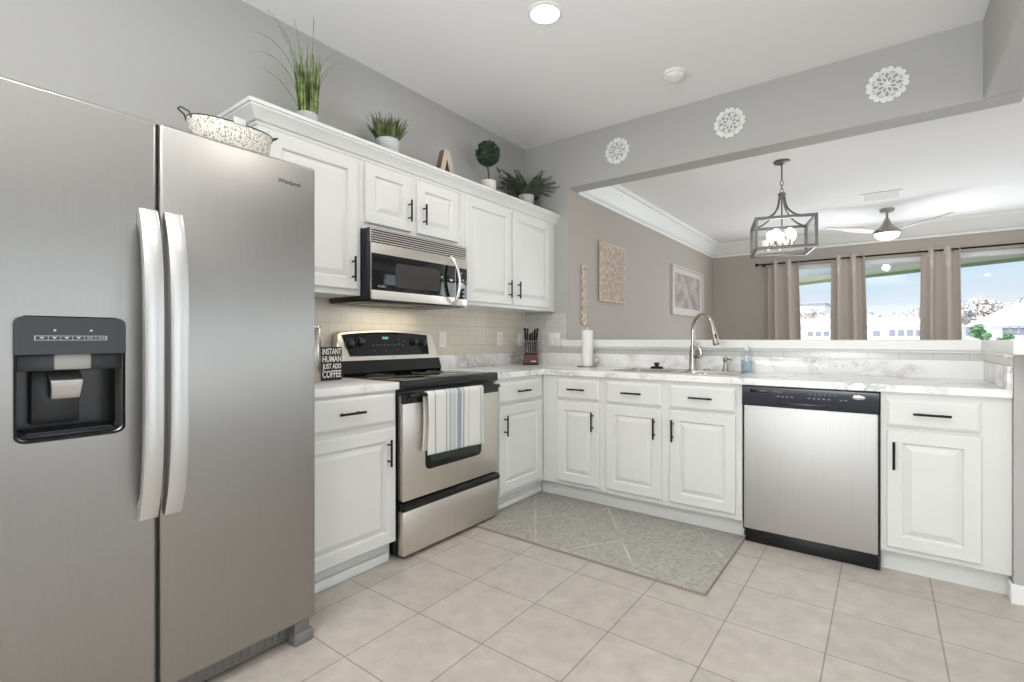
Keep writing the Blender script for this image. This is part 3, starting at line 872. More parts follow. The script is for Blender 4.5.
pan = [(1.672, 1.160), (1.70, 1.035), (2.31, 1.037), (2.325, 1.160)]
pan = [(1.705, 1.030), (2.322, 1.030), (2.330, 1.160)] + [(2.33 - 0.66 * k / 12, 1.160 + 0.017 * sin(pi * k / 12)) for k in range(1, 12)] + [(1.67, 1.158)]
mb = MB(); mb.loft([[(bgx(b) - 0.004, a, b) for a, b in pan], [(bgx(b) + 0.003, a, b) for a, b in pan]])
mb.build('control_panel', black_gloss, bgo)
for (y, z) in ((1.713, 1.105), (1.785, 1.116), (2.205, 1.115), (2.278, 1.105)):
    k = MB().lathe([(0.030, 0.0), (0.030, 0.006), (0.022, 0.008), (0.020, 0.026), (0.017, 0.028)], (bgx(z) + 0.002, y, z), 20, 'X').build('knob', black_plastic, bgo)
    MB().box(bgx(z) + 0.02, bgx(z) + 0.0315, y - 0.004, y + 0.004, z - 0.018, z + 0.018, 0.002).build('pointer', navy_gloss, k)
MB().box(bgx(1.137) + 0.002, bgx(1.137) + 0.0042, 1.953, 1.998, 1.128, 1.147).build('clock_display', green_led, bgo)
for (y, z) in [(1.88 + 0.028 * k, 1.095 - 0.0 * k) for k in range(9)] + [(1.88, 1.062), (1.97, 1.062), (2.06, 1.067), (2.085, 1.13), (2.085, 1.105), (2.12, 1.12)]:
    MB().box(bgx(z) + 0.002, bgx(z) + 0.0038, y - 0.007, y + 0.007, z - 0.0035, z + 0.0035).build('touch_key', dark_gray, bgo)
MB().lathe([(0.009, 0), (0.009, 0.002)], (bgx(1.012) - 0.001, 2.02, 1.014), 14, 'X').build('badge', silver_print, bgo)

# towel on the oven handle
TW = thing('dish_towel', 'white dish towel with blue stripes hanging over the oven door handle', 'towel', (RX + 0.046, 1.962, 0.846))
def towel_fn(u, v):
    y = -0.2175 + 0.435 * u
    s = v * 0.64
    if s < 0.30:                                 # back flap, bottom to top
        z = -(0.30 - s); x = -0.021 + 0.004 * sin(u * 9)
    else:
        z = -(s - 0.32) if s > 0.32 else 0.0; x = 0.0175
        if s > 0.32: x += 0.006 * (s - 0.32) * (sin(u * 7.0 + 0.5) + 0.5 * sin(u * 17)) * 1.6 + 0.001
    if 0.29 < s <= 0.335:
        a = (s - 0.29) / 0.045 * pi
        x = -0.0195 * cos(a); z = 0.0195 * sin(a) - 0.006
    y += 0.006 * sin(z * 12) * (u - 0.5) * 2 - 0.02 * max(0, -z) * (0.2 - u) * 0.6
    return (x, y, z - (0.012 * (u - 0.5) if s > 0.5 else 0))
MB().grid(towel_fn, 40, 62).build('cloth', towel_cloth, TW, smooth=180, world=False, solid=0.004)

# ------------------------------------------------------------------ microwave
MX, MY0, MY1, MZ0, MZ1 = -2.212, 1.626, 2.376, 1.346, 1.738
mw = thing('microwave', 'stainless steel and black over-the-range microwave under the short cabinet', 'microwave', (-2.4, 2.0, MZ0))
MB().box(XL + 0.010, MX - 0.013, MY0, MY1, MZ0 + 0.004, MZ1, 0.004).build('body', navy_gloss, mw)
# vent grille
mb = MB().box(MX - 0.0125, MX - 0.010, MY0, MY1, 1.655, MZ1, 0.001)
for k in range(6):
    z = 1.662 + k * 0.0128
    mb.box(MX - 0.010, MX - 0.002, MY0 + 0.002, MY1 - 0.002, z, z + 0.006, 0.001, 1)
mb.build('vent_grille', range_steel, mw)
MB().box(MX - 0.0105, MX - 0.009, MY0 + 0.004, MY1 - 0.004, 1.657, MZ1 - 0.003).build('vent_shadow_gap', black_plastic, mw)
YD = 2.262
dk = MB().box(MX - 0.012, MX, MY0 + 0.001, YD, MZ0 + 0.002, 1.652, 0.003).build('door', range_steel, mw)
MB().box(MX - 0.003, MX + 0.002, MY0 + 0.0015, YD - 0.002, 1.398, 1.598, 0.0015).build('door_glass', black_gloss, dk)
mb = MB(); w_ = rrect(1.785, 2.125, 1.424, 1.560, 0.02)
mb.loft([[(MX + 0.001, a, b) for a, b in w_], [(MX + 0.003, a, b) for a, b in w_]])
mb.build('door_window', micro_mesh, dk)
t = text_mb('Profile', 0.016, 0.0004, 0.045); t.xf(facing((MX + 0.0024, 1.69, 1.420), (0, 1, 0), (0, 0, 1)))
t.build('lettering', silver_print, dk, smooth=0)
mb = MB()
hp = [(MX + 0.004 + 0.045 * sin(pi * k / 14) ** 0.7 if 0 < k < 14 else MX - 0.002, 2.222 + 0.02 * k / 14 + 0.02 * sin(pi * k / 14), 1.655 - 0.305 * k / 14) for k in range(15)]
mb.tube(hp, [0.010] + [0.011] * 13 + [0.010], 10)
mb.build('door_handle', aluminium, dk)
cp = MB().box(MX - 0.012, MX - 0.001, YD + 0.002, MY1 - 0.001, MZ0 + 0.002, 1.652, 0.004).build('control_column', range_steel, mw)
MB().box(MX - 0.003, MX + 0.001, YD + 0.006, MY1 - 0.005, 1.392, 1.592, 0.001).build('control_panel', black_gloss, cp)
MB().lathe([(0.020, 0), (0.020, 0.012), (0.016, 0.015)], (MX + 0.0005, 2.318, 1.478), 20, 'X').build('dial', silver_print, cp)
for (y, z) in ((2.30, 1.53), (2.335, 1.515), (2.30, 1.44), (2.335, 1.44), (2.30, 1.412), (2.335, 1.412), (2.318, 1.56)):
    MB().lathe([(0.0065, 0), (0.0065, 0.0015)], (MX + 0.0005, y, z), 10, 'X').build('button', silver_print, cp)
ub = MB().box(XL + 0.010, MX - 0.02, MY0 + 0.004, MY1 - 0.004, MZ0 - 0.008, MZ0 + 0.006, 0.003).build('underside', black_plastic, mw)
for a, b in ((1.70, 1.92), (2.08, 2.30)):
    MB().box(-2.50, -2.30, a, b, MZ0 - 0.011, MZ0 - 0.006, 0.001).build('grease_filter', mid_gray, ub)

# ------------------------------------------------------------------ dishwasher
DX0, DX1, DYF = -0.643, -0.014, 2.940
dw = thing('dishwasher', 'stainless steel dishwasher with dark control panel under the worktop', 'dishwasher', (-0.33, 3.2, 0))
MB().box(DX0, DX1, DYF + 0.03, YB - 0.03, 0.06, 0.872, 0.003).build('tub', black_plastic, dw)
dd = MB().box(DX0 + 0.012, DX1 - 0.008, DYF - 0.004, DYF + 0.034, 0.078, 0.766, 0.006, 3).build('door', dish_steel, dw)
mb = MB()
mb.prism([(DYF + 0.034, 0.765), (DYF - 0.004, 0.765), (DYF - 0.010, 0.775), (DYF - 0.006, 0.868), (DYF, 0.873), (DYF + 0.034, 0.873)], 'X', DX0 + 0.003, DX1 - 0.003)
cpn = mb.build('control_panel', navy_gloss, dw)
mb = MB().box(DX0 + 0.18, DX0 + 0.42, DYF - 0.0105, DYF - 0.004, 0.778, 0.793, 0.004); mb.build('grip_recess', black_plastic, cpn)
MB().box(DX0 + 0.045, DX0 + 0.14, DYF - 0.0085, DYF - 0.004, 0.838, 0.855, 0.002).build('vent_slot', black_plastic, cpn)
for x in [0.185 + 0.022 * k for k in range(4)] + [0.33 + 0.022 * k for k in range(5)] + [0.47, 0.49]:
    MB().box(DX0 + x - 0.006, DX0 + x + 0.006, DYF - 0.0095, DYF - 0.006, 0.820, 0.826, 0.001, 1).build('button', mid_gray, cpn)
for x in [0.335 + 0.022 * k for k in range(6)]:
    MB().box(DX0 + x - 0.004, DX0 + x + 0.004, DYF - 0.0088, DYF - 0.006, 0.842, 0.845).build('indicator_light', mid_gray, cpn)
t = text_mb('Whirlpool', 0.011, 0.0004, 0.04); t.xf(facing((DX0 + 0.185, DYF - 0.0078, 0.848), (1, 0, 0), (0, 0, 1))); t.build('lettering', mid_gray, cpn, smooth=0)
mb = MB(); mb.loft([[(DX0 + 0.545 + a * 0.028 * cos(2 * pi * k / 24), DYF - 0.0075 + b, 0.842 + a * 0.0105 * sin(2 * pi * k / 24)) for k in range(24)] for a, b in ((1, 0.003), (1, -0.002), (0.85, -0.003))])
bd = mb.build('badge', chrome, cpn)
t = text_mb('Whirlpool', 0.009, 0.0003, 0.036); t.xf(facing((DX0 + 0.545, DYF - 0.0106, 0.842), (1, 0, 0), (0, 0, 1))); t.build('badge_lettering', dark_gray, cpn, smooth=0)
MB().box(DX0 + 0.016, DX1 - 0.004, DYF + 0.012, DYF + 0.035, 0.0, 0.085, 0.003).build('kick_plate', black_plastic, dw)
MB().box(DX1 - 0.010, DX1 - 0.002, DYF + 0.004, DYF + 0.04, 0.004, 0.76).build('side_gasket', black_plastic, dw)

# ------------------------------------------------------------------ sink and things on it
sk = thing('sink', 'stainless steel double bowl drop-in sink set in the worktop', 'sink', ((SX0 + SX1) / 2, 3.29, 0.914))
xm = (SX0 + SX1) / 2
bo = [(SX0 + 0.03, xm - 0.018), (xm + 0.018, SX1 - 0.03)]
yb0, yb1 = SY0 + 0.03, SY1 - 0.095
mb = MB().slab([SX0, bo[0][0], bo[0][1], bo[1][0], bo[1][1], SX1], [SY0, yb0, yb1, SY1 - 0.005], lambda i, j: not (j == 1 and i in (1, 3)), 0.9135, 0.9195)
mb.build('rim', sink_steel, sk, bev=0.003)
for a, b in bo:
    mb = MB()
    def L(i, z, r=0.05): return [(x, y, z) for x, y in rrect(a + i, b - i, yb0 + i, yb1 - i, r, 5)]
    mb.loft([L(-0.004, 0.9185, 0.01), L(0.0, 0.9185, 0.02), L(0.003, 0.905, 0.045), L(0.010, 0.745, 0.05), L(0.03, 0.725, 0.05), L(0.12, 0.720, 0.02)], cap0=False)
    bw = mb.build('bowl', sink_steel, sk)
    MB().lathe([(0.042, 0), (0.042, 0.004), (0.03, 0.002)], ((a + b) / 2, (yb0 + yb1) / 2, 0.7195), 20).build('drain', chrome, bw)
ZD = 0.9195
fc = thing('faucet', 'brushed nickel gooseneck pull-down faucet behind the sink', 'faucet', (-1.073, 3.445, ZD))
FXc, FYc = -1.073, 3.445
MB().lathe([(0.030, 0), (0.030, 0.006), (0.026, 0.012), (0.0235, 0.10), (0.020, 0.16), (0.016, 0.165)], (FXc, FYc, ZD), 20).build('base', nickel, fc)
sd = Vector((0.8, -0.6)).normalized()
R_ = 0.105
arc = [(FXc, FYc, ZD + 0.12), (FXc, FYc, ZD + 0.20), (FXc, FYc, ZD + 0.275)]
for k in range(1, 15):
    a = pi * 0.93 * k / 14
    d = R_ * (1 - cos(a)); arc.append((FXc + sd.x * d, FYc + sd.y * d, ZD + 0.275 + R_ * sin(a)))
MB().tube(arc, 0.0125, 12).build('spout', nickel, fc)
e1 = Vector(arc[-1]); dv = (Vector(arc[-1]) - Vector(arc[-2])).normalized()
hd = MB().tube([e1 - dv * 0.005, e1 + dv * 0.03, e1 + dv * 0.09, e1 + dv * 0.125, e1 + dv * 0.13], [0.0135, 0.016, 0.019, 0.022, 0.019], 14).build('spray_head', nickel, fc)
MB().tube([e1 + dv * 0.055 + Vector((0.010, -0.012, 0)), e1 + dv * 0.085 + Vector((0.0115, -0.0135, 0))], 0.007, 8).build('spray_button', black_plastic, hd)
hl = MB().tube([(FXc + 0.015, FYc - 0.008, ZD + 0.095), (FXc + 0.052, FYc - 0.018, ZD + 0.095)], 0.015, 12).build('handle_hub', nickel, fc)
MB().tube([(FXc + 0.050, FYc - 0.018, ZD + 0.097), (FXc + 0.066, FYc - 0.02, ZD + 0.11), (FXc + 0.052, FYc - 0.02, ZD + 0.155), (FXc + 0.035, FYc - 0.02, ZD + 0.185)], [0.012, 0.010, 0.008, 0.006], 10).build('lever', nickel, hl)
sp_ = thing('soap_dispenser', 'brushed nickel soap dispenser pump at the right of the faucet', 'soap dispenser', (-0.857, 3.45, ZD))
MB().lathe([(0.024, 0), (0.024, 0.004), (0.018, 0.010), (0.012, 0.05), (0.010, 0.065)], (-0.857, 3.45, ZD), 16).build('body', nickel, sp_)
MB().lathe([(0.014, 0.062), (0.016, 0.070), (0.016, 0.088), (0.010, 0.094)], (-0.857, 3.45, ZD), 16).tube([(-0.857, 3.45, ZD + 0.080), (-0.825, 3.435, ZD + 0.080), (-0.812, 3.430, ZD + 0.072)], 0.0055, 8).build('pump_head', nickel, sp_)
st = thing('sink_stopper', 'small black rubber sink stopper resting on the sink rim', 'stopper', (-1.335, 3.45, ZD))
MB().lathe([(0.044, 0.0), (0.046, 0.008), (0.040, 0.014), (0.016, 0.018)], (-1.335, 3.45, ZD), 20).build('disc', black_plastic, st)
MB().lathe([(0.012, 0.014), (0.012, 0.024), (0.022, 0.030), (0.020, 0.040), (0.008, 0.044)], (-1.335, 3.45, ZD), 14).build('knob', black_plastic, st)
hc = MB().lathe([(0.022, 0), (0.022, 0.006), (0.016, 0.010)], (-0.98, 3.45, ZD), 16).build('hole_cap', nickel)
tag(hc, 'small round nickel cap on the sink rim between faucet and soap pump', 'cap')
bt = thing('soap_bottle', 'clear plastic bottle of blue dish soap at the right end of the sink', 'bottle', (-0.728, 3.46, 0.9195))
BC = (-0.728, 3.46, 0.9195)
def oval(mb, prof, sx, sy):
    mb.loft([[(BC[0] + sx * r * cos(2 * pi * k / 24), BC[1] + sy * r * sin(2 * pi * k / 24), BC[2] + h) for k in range(24)] for r, h in prof])
    return mb
oval(MB(), [(0.030, 0), (0.034, 0.004), (0.034, 0.105), (0.030, 0.122), (0.016, 0.136), (0.014, 0.146)], 1, 0.65).build('bottle_body', bottle_plastic, bt)
oval(MB(), [(0.029, 0.003), (0.032, 0.006), (0.032, 0.074)], 1, 0.62).build('soap', label_blue, bt)
oval(MB(), [(0.0145, 0.144), (0.0145, 0.160), (0.008, 0.164), (0.006, 0.176)], 1, 1).build('cap', white_plastic, bt)

# ------------------------------------------------------------------ knife block, towel holder, sign, canister
KA = radians(33)
kb = thing('knife_block', 'reddish brown wooden knife block in the counter corner', 'knife block', (-2.43, 3.40, 0.9145), KA)
mb = MB(); pr_ = [(-0.056, 0.012), (0.055, 0.012), (0.060, 0.196), (-0.022, 0.190), (-0.026, 0.092), (-0.056, 0.088)]
mb.loft([[(-0.060, a, b) for a, b in pr_], [(0.060, a, b) for a, b in pr_]])
mb.build('block', wood_red, kb, world=False, bev=0.003)
MB().box(-0.066, 0.066, -0.064, 0.062, 0, 0.013, 0.003).build('base_plate', black_wood, kb, world=False)
MB().box(0.005, 0.045, -0.0572, -0.0555, 0.026, 0.036, 0.0004, 1).build('badge', silver_print, kb, world=False)
KB = Matrix.Translation((-2.43, 3.40, 0.9145)) @ Matrix.Rotation(KA, 4, 'Z')
def knife(name, label, lx, ly, lz, L, r, lean=0.0, group='kitchen knives in the knife block'):
    p = KB @ Vector((lx, ly, lz))
    k = thing(name, label, 'knife', p, KA, group)
    d = Vector((lean, -0.12, 0.94)).normalized()
    a, b = d * 0.006, d * L
    MB().tube([a, a.lerp(b, 0.3), a.lerp(b, 0.75), b], [r * 0.8, r, r * 0.9, r * 1.1], 8).build('handle', black_plastic, k, world=False)
    MB().tube([-d * 0.004, d * 0.008], r * 0.6, 6).build('bolster', chrome, k, world=False)
    MB().tube([b - d * 0.002, b + d * 0.004], r * 0.9, 8).build('butt_cap', chrome, k, world=False)
for lx, ly, L, r, ln, lab in [
        (-0.046, 0.034, 0.118, 0.0095, -0.05, 'knife with long handle at the far left of the knife block'),
        (-0.028, 0.012, 0.112, 0.009, 0.0, 'second knife handle from the left at the top of the block'),
        (-0.009, 0.034, 0.066, 0.009, 0.02, 'short knife handle in the middle of the knife block top'),
        (0.010, 0.012, 0.080, 0.009, 0.04, 'knife handle right of the middle of the knife block top'),
        (0.028, 0.034, 0.104, 0.009, 0.06, 'second knife handle from the right in the block'),
        (0.046, 0.012, 0.114, 0.0095, 0.10, 'knife with long handle leaning right at the far right of the block')]:
    knife('kitchen_knife', lab, lx, ly, 0.194 + 0.003, L, r, ln)
for i in range(6):
    lx = -0.048 + i * 0.0192
    p = KB @ Vector((lx, -0.041, 0.0915))
    k = thing('steak_knife', 'slim black handled steak knife in the front row of the knife block', 'knife', p, KA, 'steak knives along the front of the knife block')
    MB().tube([(0, 0, 0.001), (0, 0, 0.05), (0, 0, 0.098), (0, 0, 0.104)], [0.0062, 0.0075, 0.0068, 0.004], 8).build('handle', black_plastic, k, world=False)
    MB().box(-0.0012, 0.0012, -0.0080, -0.005, 0.008, 0.096).build('tang_strip', chrome, k, world=False)
TX, TY = -1.882, 3.40
th = thing('paper_towel_holder', 'wire steel upright paper towel holder with scroll arm', 'holder', (TX, TY, 0.914))
mb = MB()
mb.tube([(TX + 0.075 * cos(2 * pi * k / 32), TY + 0.075 * sin(2 * pi * k / 32), 0.9185) for k in range(32)], 0.0045, 8, closed=True)
for k in range(3):
    a = 2 * pi * k / 3 + 0.4
    mb.tube([(TX, TY, 0.920), (TX + 0.075 * cos(a), TY + 0.075 * sin(a), 0.9185)], 0.004, 8)
mb.build('base_ring', wire_steel, th)
MB().tube([(TX, TY, 0.918), (TX, TY, 1.235)], 0.005, 8).lathe([(0.008, 0), (0.010, 0.008), (0.004, 0.016)], (TX, TY, 1.228), 10).build('post', wire_steel, th)
mb = MB(); sc_ = []
for k in range(40):
    a = -pi * 0.6 + k / 39 * 2 * pi * 1.35; rr = 0.034 - 0.021 * k / 39
    sc_.append((TX + 0.088 + rr * cos(a), TY - 0.01, 0.970 + rr * sin(a)))
mb.tube([(TX + 0.072, TY - 0.01, 0.9185)] + sc_, 0.004, 8); mb.build('scroll_arm', wire_steel, th)
pt = MB(); pt.lathe([(0.012, 0.006), (0.042, 0.006), (0.042, 0.285), (0.012, 0.285), (0.0119, 0.006)], (TX, TY, 0.918), 28, cap=False)
pt = pt.build('paper_towel_roll', paper_white)
tag(pt, 'white paper towel roll standing on the wire holder', 'paper towels')
# sign
sg = thing('coffee_sign', 'black box sign with white lettering, instant human just add coffee', 'sign', (-2.345, 1.475, 0.9145), radians(4))
MB().box(-0.028, 0.0, -0.066, 0.066, 0, 0.176, 0.002).build('block', black_wood, sg, world=False)
for i, (w, h, zz) in enumerate((('INSTANT', 0.060, 0.151), ('HUMAN', 0.060, 0.112), ('JUST ADD', 0.050, 0.074), ('COFFEE', 0.070, 0.032))):
    t = text_mb(w, h * 0.74, 0.0006, 0.114, 0.016)
    for v in t.bm.verts: v.co.x *= 1.0
    t.xf(facing((0.0008, 0.003, zz), (0, 1, 0), (0, 0, 1)))
    o = t.build('lettering', letter_white, sg, smooth=0, world=False)
cn = thing('canister', 'slim steel canister with a dark knob beside the refrigerator', 'canister', (-2.30, 1.325, 0.9145))
MB().lathe([(0.052, 0), (0.054, 0.004), (0.054, 0.27), (0.050, 0.276)], (-2.30, 1.325, 0.9145), 28).build('body', nickel, cn)
MB().lathe([(0.055, 0.274), (0.055, 0.285), (0.03, 0.290), (0.012, 0.292)], (-2.30, 1.325, 0.9145), 28).build('lid', nickel, cn)
MB().lathe([(0.010, 0.290), (0.014, 0.298), (0.014, 0.306), (0.006, 0.310)], (-2.30, 1.325, 0.9145), 14).build('knob', black_plastic, cn)

# ------------------------------------------------------------------ decorations on top of the wall cabinets (tops at z = 2.14)
ZT = 2.14
def blade_mb(mb, base, d, L, w, droop, n=7, twist=0.0):
    base = Vector(base); d = Vector(d).normalized()
    side = d.cross(Vector((0, 0, 1)))
    if side.length < 0.05: side = Vector((1, 0, 0))
    side.normalize()
    side = (Matrix.Rotation(twist, 3, d) @ side)
    p = base.copy(); prev = None
    dr_ = d.copy()
    pts = []
    for k in range(n + 1):
        t = k / n
        pts.append((p.copy(), w * (1 - t ** 1.6) * 0.5 + 0.0004))
        dr_ = (dr_ + Vector((d.x * 1.5, d.y * 1.5, -1.2)) * droop * 2.6 * t / n).normalized()
        p = p + dr_ * (L / n)
    nrm = side.cross(d).normalized() * 0.0012
    loops = [[q - side * h, q + nrm, q + side * h, q - nrm] for q, h in pts]
    mb.loft(loops)
# tall grass
g = thing('tall_grass_plant', 'tall artificial grass in a pale pot above the refrigerator side cabinet', 'plant', (-2.44, 1.395, ZT))
G0 = Vector((-2.44, 1.395, ZT))
MB().lathe([(0.040, 0), (0.046, 0.02), (0.054, 0.17), (0.050, 0.172), (0.046, 0.155), (0.004, 0.150)], G0, 24).build('pot', pot_gray, g)
mb = MB()
for k in range(150):
    a = random.uniform(0, 2 * pi); r = 0.044 * sqrt(random.random())
    lean = random.uniform(0.0, 0.12)
    L = random.choice((random.uniform(0.16, 0.30), random.uniform(0.26, 0.36)))
    aa = a + random.uniform(-0.5, 0.5)
    blade_mb(mb, G0 + Vector((r * cos(a), r * sin(a), 0.15)), (lean * cos(aa), lean * sin(aa), 1), L, random.uniform(0.009, 0.014), random.uniform(0.0, 0.06), twist=random.uniform(0, pi))
for (aa, L, lean, dr_) in ((-1.7, 0.50, 0.16, 1.5), (-1.5, 0.52, 0.12, 1.1), (-1.3, 0.50, 0.2, 0.9), (1.5, 0.46, 0.10, 1.1), (1.3, 0.46, 0.14, 1.3), (0.2, 0.50, 0.05, 0.1), (0.8, 0.54, 0.02, 0.05), (-1.6, 0.44, 0.26, 1.6), (1.8, 0.40, 0.26, 0.5), (-1.9, 0.30, 0.5, 0.6), (2.6, 0.46, 0.08, 0.2), (-1.4, 0.48, 0.06, 0.6)):
    blade_mb(mb, G0 + Vector((0.02 * cos(aa), 0.02 * sin(aa), 0.15)), (lean * cos(aa), lean * sin(aa), 1), L, 0.008, dr_, 10, twist=0.0)
mb.build('foliage', grass_leaf, g, smooth=60)
# short grass
g = thing('short_grass_plant', 'short bushy green grass in a woven gray pot above the microwave', 'plant', (-2.43, 1.905, ZT))
G0 = Vector((-2.43, 1.905, ZT))
mb = MB(); prof = [(0.050, 0)]
for k in range(12):
    z = 0.004 + k * 0.0165; rr = 0.054 + 0.014 * (k / 11)
    prof += [(rr, z), (rr + 0.003, z + 0.007), (rr, z + 0.0135)]
prof += [(0.064, 0.202), (0.058, 0.198), (0.004, 0.190)]
mb.lathe(prof, G0, 28); mb.build('pot', pot_gray, g)
mb = MB()
for k in range(190):
    a = random.uniform(0, 2 * pi); r = 0.056 * sqrt(random.random())
    lean = r / 0.056 * random.uniform(0.2, 0.75)
    blade_mb(mb, G0 + Vector((r * cos(a), r * sin(a), 0.188)), (lean * cos(a), lean * sin(a), 1), random.uniform(0.10, 0.165), random.uniform(0.012, 0.018), random.uniform(0.0, 0.15), 5, twist=random.uniform(0, pi))
mb.build('foliage', short_leaf, g, smooth=60)
# wooden letter A
la = thing('wooden_letter', 'freestanding tan wooden letter A on the wall cabinets between grass and topiary', 'letter', (-2.43, 2.385, ZT), radians(-4))
mb = MB()
H_ = 0.285
A_ = [(-0.095, 0), (-0.055, 0), (-0.036, 0.075), (0.036, 0.075), (0.055, 0), (0.095, 0), (0.022, H_), (-0.022, H_)]
# outline with a triangular hole: two legs + bar
def leg_poly(s): return [(s * 0.095, 0), (s * 0.058, 0), (0.0, H_ * 0.80), (0.0, H_), (s * 0.022, H_)]
for x0_, x1_, nm, mt in ((-0.03, 0.022, 'letter_body', wood_dark_tan), (0.022, 0.026, 'letter_face', wood_pale)):
    mb = MB()
    for s in (1, -1):
        mb.prism(leg_poly(s), 'X', x0_, x1_)
    mb.prism([(-0.055, 0.07), (0.055, 0.07), (0.045, 0.105), (-0.045, 0.105)], 'X', x0_ + 0.0003, x1_ - 0.0003)
    mb.build(nm, mt, la, world=False)
# topiary ball
g = thing('topiary', 'round green topiary ball on a thin stem in a white pot', 'plant', (-2.43, 2.845, ZT))
G0 = Vector((-2.43, 2.845, ZT))
MB().lathe([(0.046, 0), (0.050, 0.01), (0.060, 0.195), (0.055, 0.197), (0.051, 0.185), (0.004, 0.183)], G0, 24).build('pot', pot_white, g)
MB().tube([G0 + Vector((0, 0, 0.18)), G0 + Vector((0.004, 0, 0.24)), G0 + Vector((-0.003, -0.004, 0.30)), G0 + Vector((0, -0.006, 0.36))], 0.006, 8).build('stem', stem_brown, g)
mb = MB(); cc = G0 + Vector((0, -0.008, 0.405))
mb.ico(cc, 0.082, 2)
for k in range(620):
    z = random.uniform(-1, 1); a = random.uniform(0, 2 * pi); q = sqrt(1 - z * z)
    n_ = Vector((q * cos(a), q * sin(a), z))
    d = (n_ + Vector((random.uniform(-.7, .7), random.uniform(-.7, .7), random.uniform(-.7, .7)))).normalized()
    s = d.cross(n_)
    if s.length < 0.05: continue
    s.normalize(); b = cc + n_ * 0.079; w = 0.007; l = random.uniform(0.016, 0.026)
    vs = [mb.bm.verts.new(b), mb.bm.verts.new(b + d * l * .5 + s * w), mb.bm.verts.new(b + d * l), mb.bm.verts.new(b + d * l * .5 - s * w)]
    mb.bm.faces.new(vs)
mb.build('foliage', topiary_leaf, g, smooth=60)
# fern
g = thing('fern_plant', 'dark green feathery fern in a mottled pot at the corner', 'plant', (-2.43, 3.335, ZT))
G0 = Vector((-2.43, 3.335, ZT))
MB().lathe([(0.046, 0), (0.052, 0.01), (0.066, 0.200), (0.061, 0.202), (0.056, 0.19), (0.004, 0.188)], G0, 24).build('pot', pot_marble, g)
mb = MB()
def frond(a, L, rise, sag):
    d = Vector((cos(a), sin(a), 0)); p = G0 + Vector((0.03 * cos(a), 0.03 * sin(a), 0.19)); pts = []
    n = 14
    for k in range(n + 1):
        t = k / n
        q = p + d * (L * t * (0.55 + 0.3 * t)) + Vector((0, 0, L * (rise * t - sag * t * t)))
        q.x = max(q.x, XL + 0.02); q.y = min(q.y, YB - 0.015)
        pts.append(q)
    mb.tube(pts, [0.0022 * (1 - 0.7 * k / n) for k in range(n + 1)], 4)
    for k in range(2, n + 1):
        t = k / n; dd_ = (pts[k] - pts[k - 1]).normalized()
        sv = dd_.cross(Vector((0, 0, 1))).normalized()
        l = 0.052 * (1 - 0.6 * abs(t - 0.45) * 1.6)
        for s in (1, -1):
            tip = pts[k] + (sv * s + dd_ * 0.6 + Vector((0, 0, random.uniform(-.15, .25)))).normalized() * l
            tip.x = max(tip.x, XL + 0.012); tip.y = min(tip.y, YB - 0.008)
            m1 = pts[k].lerp(tip, 0.5)
            vs = [mb.bm.verts.new(x) for x in (pts[k], m1 + dd_ * 0.010, tip, m1 - dd_ * 0.010)]
            mb.bm.faces.new(vs)
for k in range(30):
    a = 2 * pi * k / 30 + random.uniform(-0.15, 0.15)
    frond(a, random.uniform(0.20, 0.31), random.uniform(0.5, 0.95), random.uniform(0.15, 0.45))
for k in range(16):
    frond(random.uniform(0, 2 * pi), random.uniform(0.16, 0.23), random.uniform(0.8, 1.05), random.uniform(0.1, 0.3))
mb.build('foliage', fern_leaf, g, smooth=60)

# ------------------------------------------------------------------ wall plates
def outlet(label, loc, rot, w=0.072, h=0.116, kind='outlet'):
    r = thing('wall_outlet' if kind == 'outlet' else 'light_switch', label, 'outlet' if kind == 'outlet' else 'switch', loc, rot, 'white wall plates')
    MB().box(-w / 2, w / 2, -0.005, 0.0, -h / 2, h / 2, 0.002).build('plate', white_plastic, r, world=False)
    if kind == 'outlet':
        hor = w > h
        for s in (-1, 1):
            cx_, cz_ = (s * 0.02, 0) if hor else (0, s * 0.02)
            f = MB().box(cx_ - 0.0155, cx_ + 0.0155, -0.0065, -0.004, cz_ - 0.0155, cz_ + 0.0155, 0.003).build('socket', white_plastic, r, world=False)
            mb = MB()
            for q in (-0.005, 0.005):
                if hor: mb.box(cx_ - 0.004, cx_ + 0.004, -0.0072, -0.006, cz_ + q - 0.0012, cz_ + q + 0.0012)
                else: mb.box(cx_ + q - 0.0012, cx_ + q + 0.0012, -0.0072, -0.006, cz_ - 0.002, cz_ + 0.006)
            mb.build('slots', dark_gray, f, world=False)
    else:
        n = 2 if w > 0.1 else 1
        for k in range(n):
            cx_ = (k - (n - 1) / 2) * 0.046
            MB().box(cx_ - 0.016, cx_ + 0.016, -0.008, -0.004, -0.033, 0.033, 0.002).build('rocker', white_plastic, r, world=False)
    return r
outlet('white switch plate on the cream tile just right of the range', (XL + 0.008, 2.535, 1.130), HP, kind='switch')
outlet('white outlet on the cream tile, left of the pair near the corner', (XL + 0.008, 3.20, 1.138), HP)
outlet('white switch plate on the cream tile nearest the knife block corner', (XL + 0.008, 3.482, 1.128), HP, kind='switch')
outlet('wide white double switch plate on the back wall beside the knife block', (-2.297, YB - 0.008, 1.128), 0, 0.118, 0.116, 'switch')
outlet('horizontal white outlet in the marble splash right of the soap bottle', (-0.219, YB - 0.02, 0.968), 0, 0.118, 0.070)
outlet('horizontal pale outlet in the marble splash behind the sink, left side', (-1.715, YB - 0.02, 0.968), 0, 0.118, 0.070)

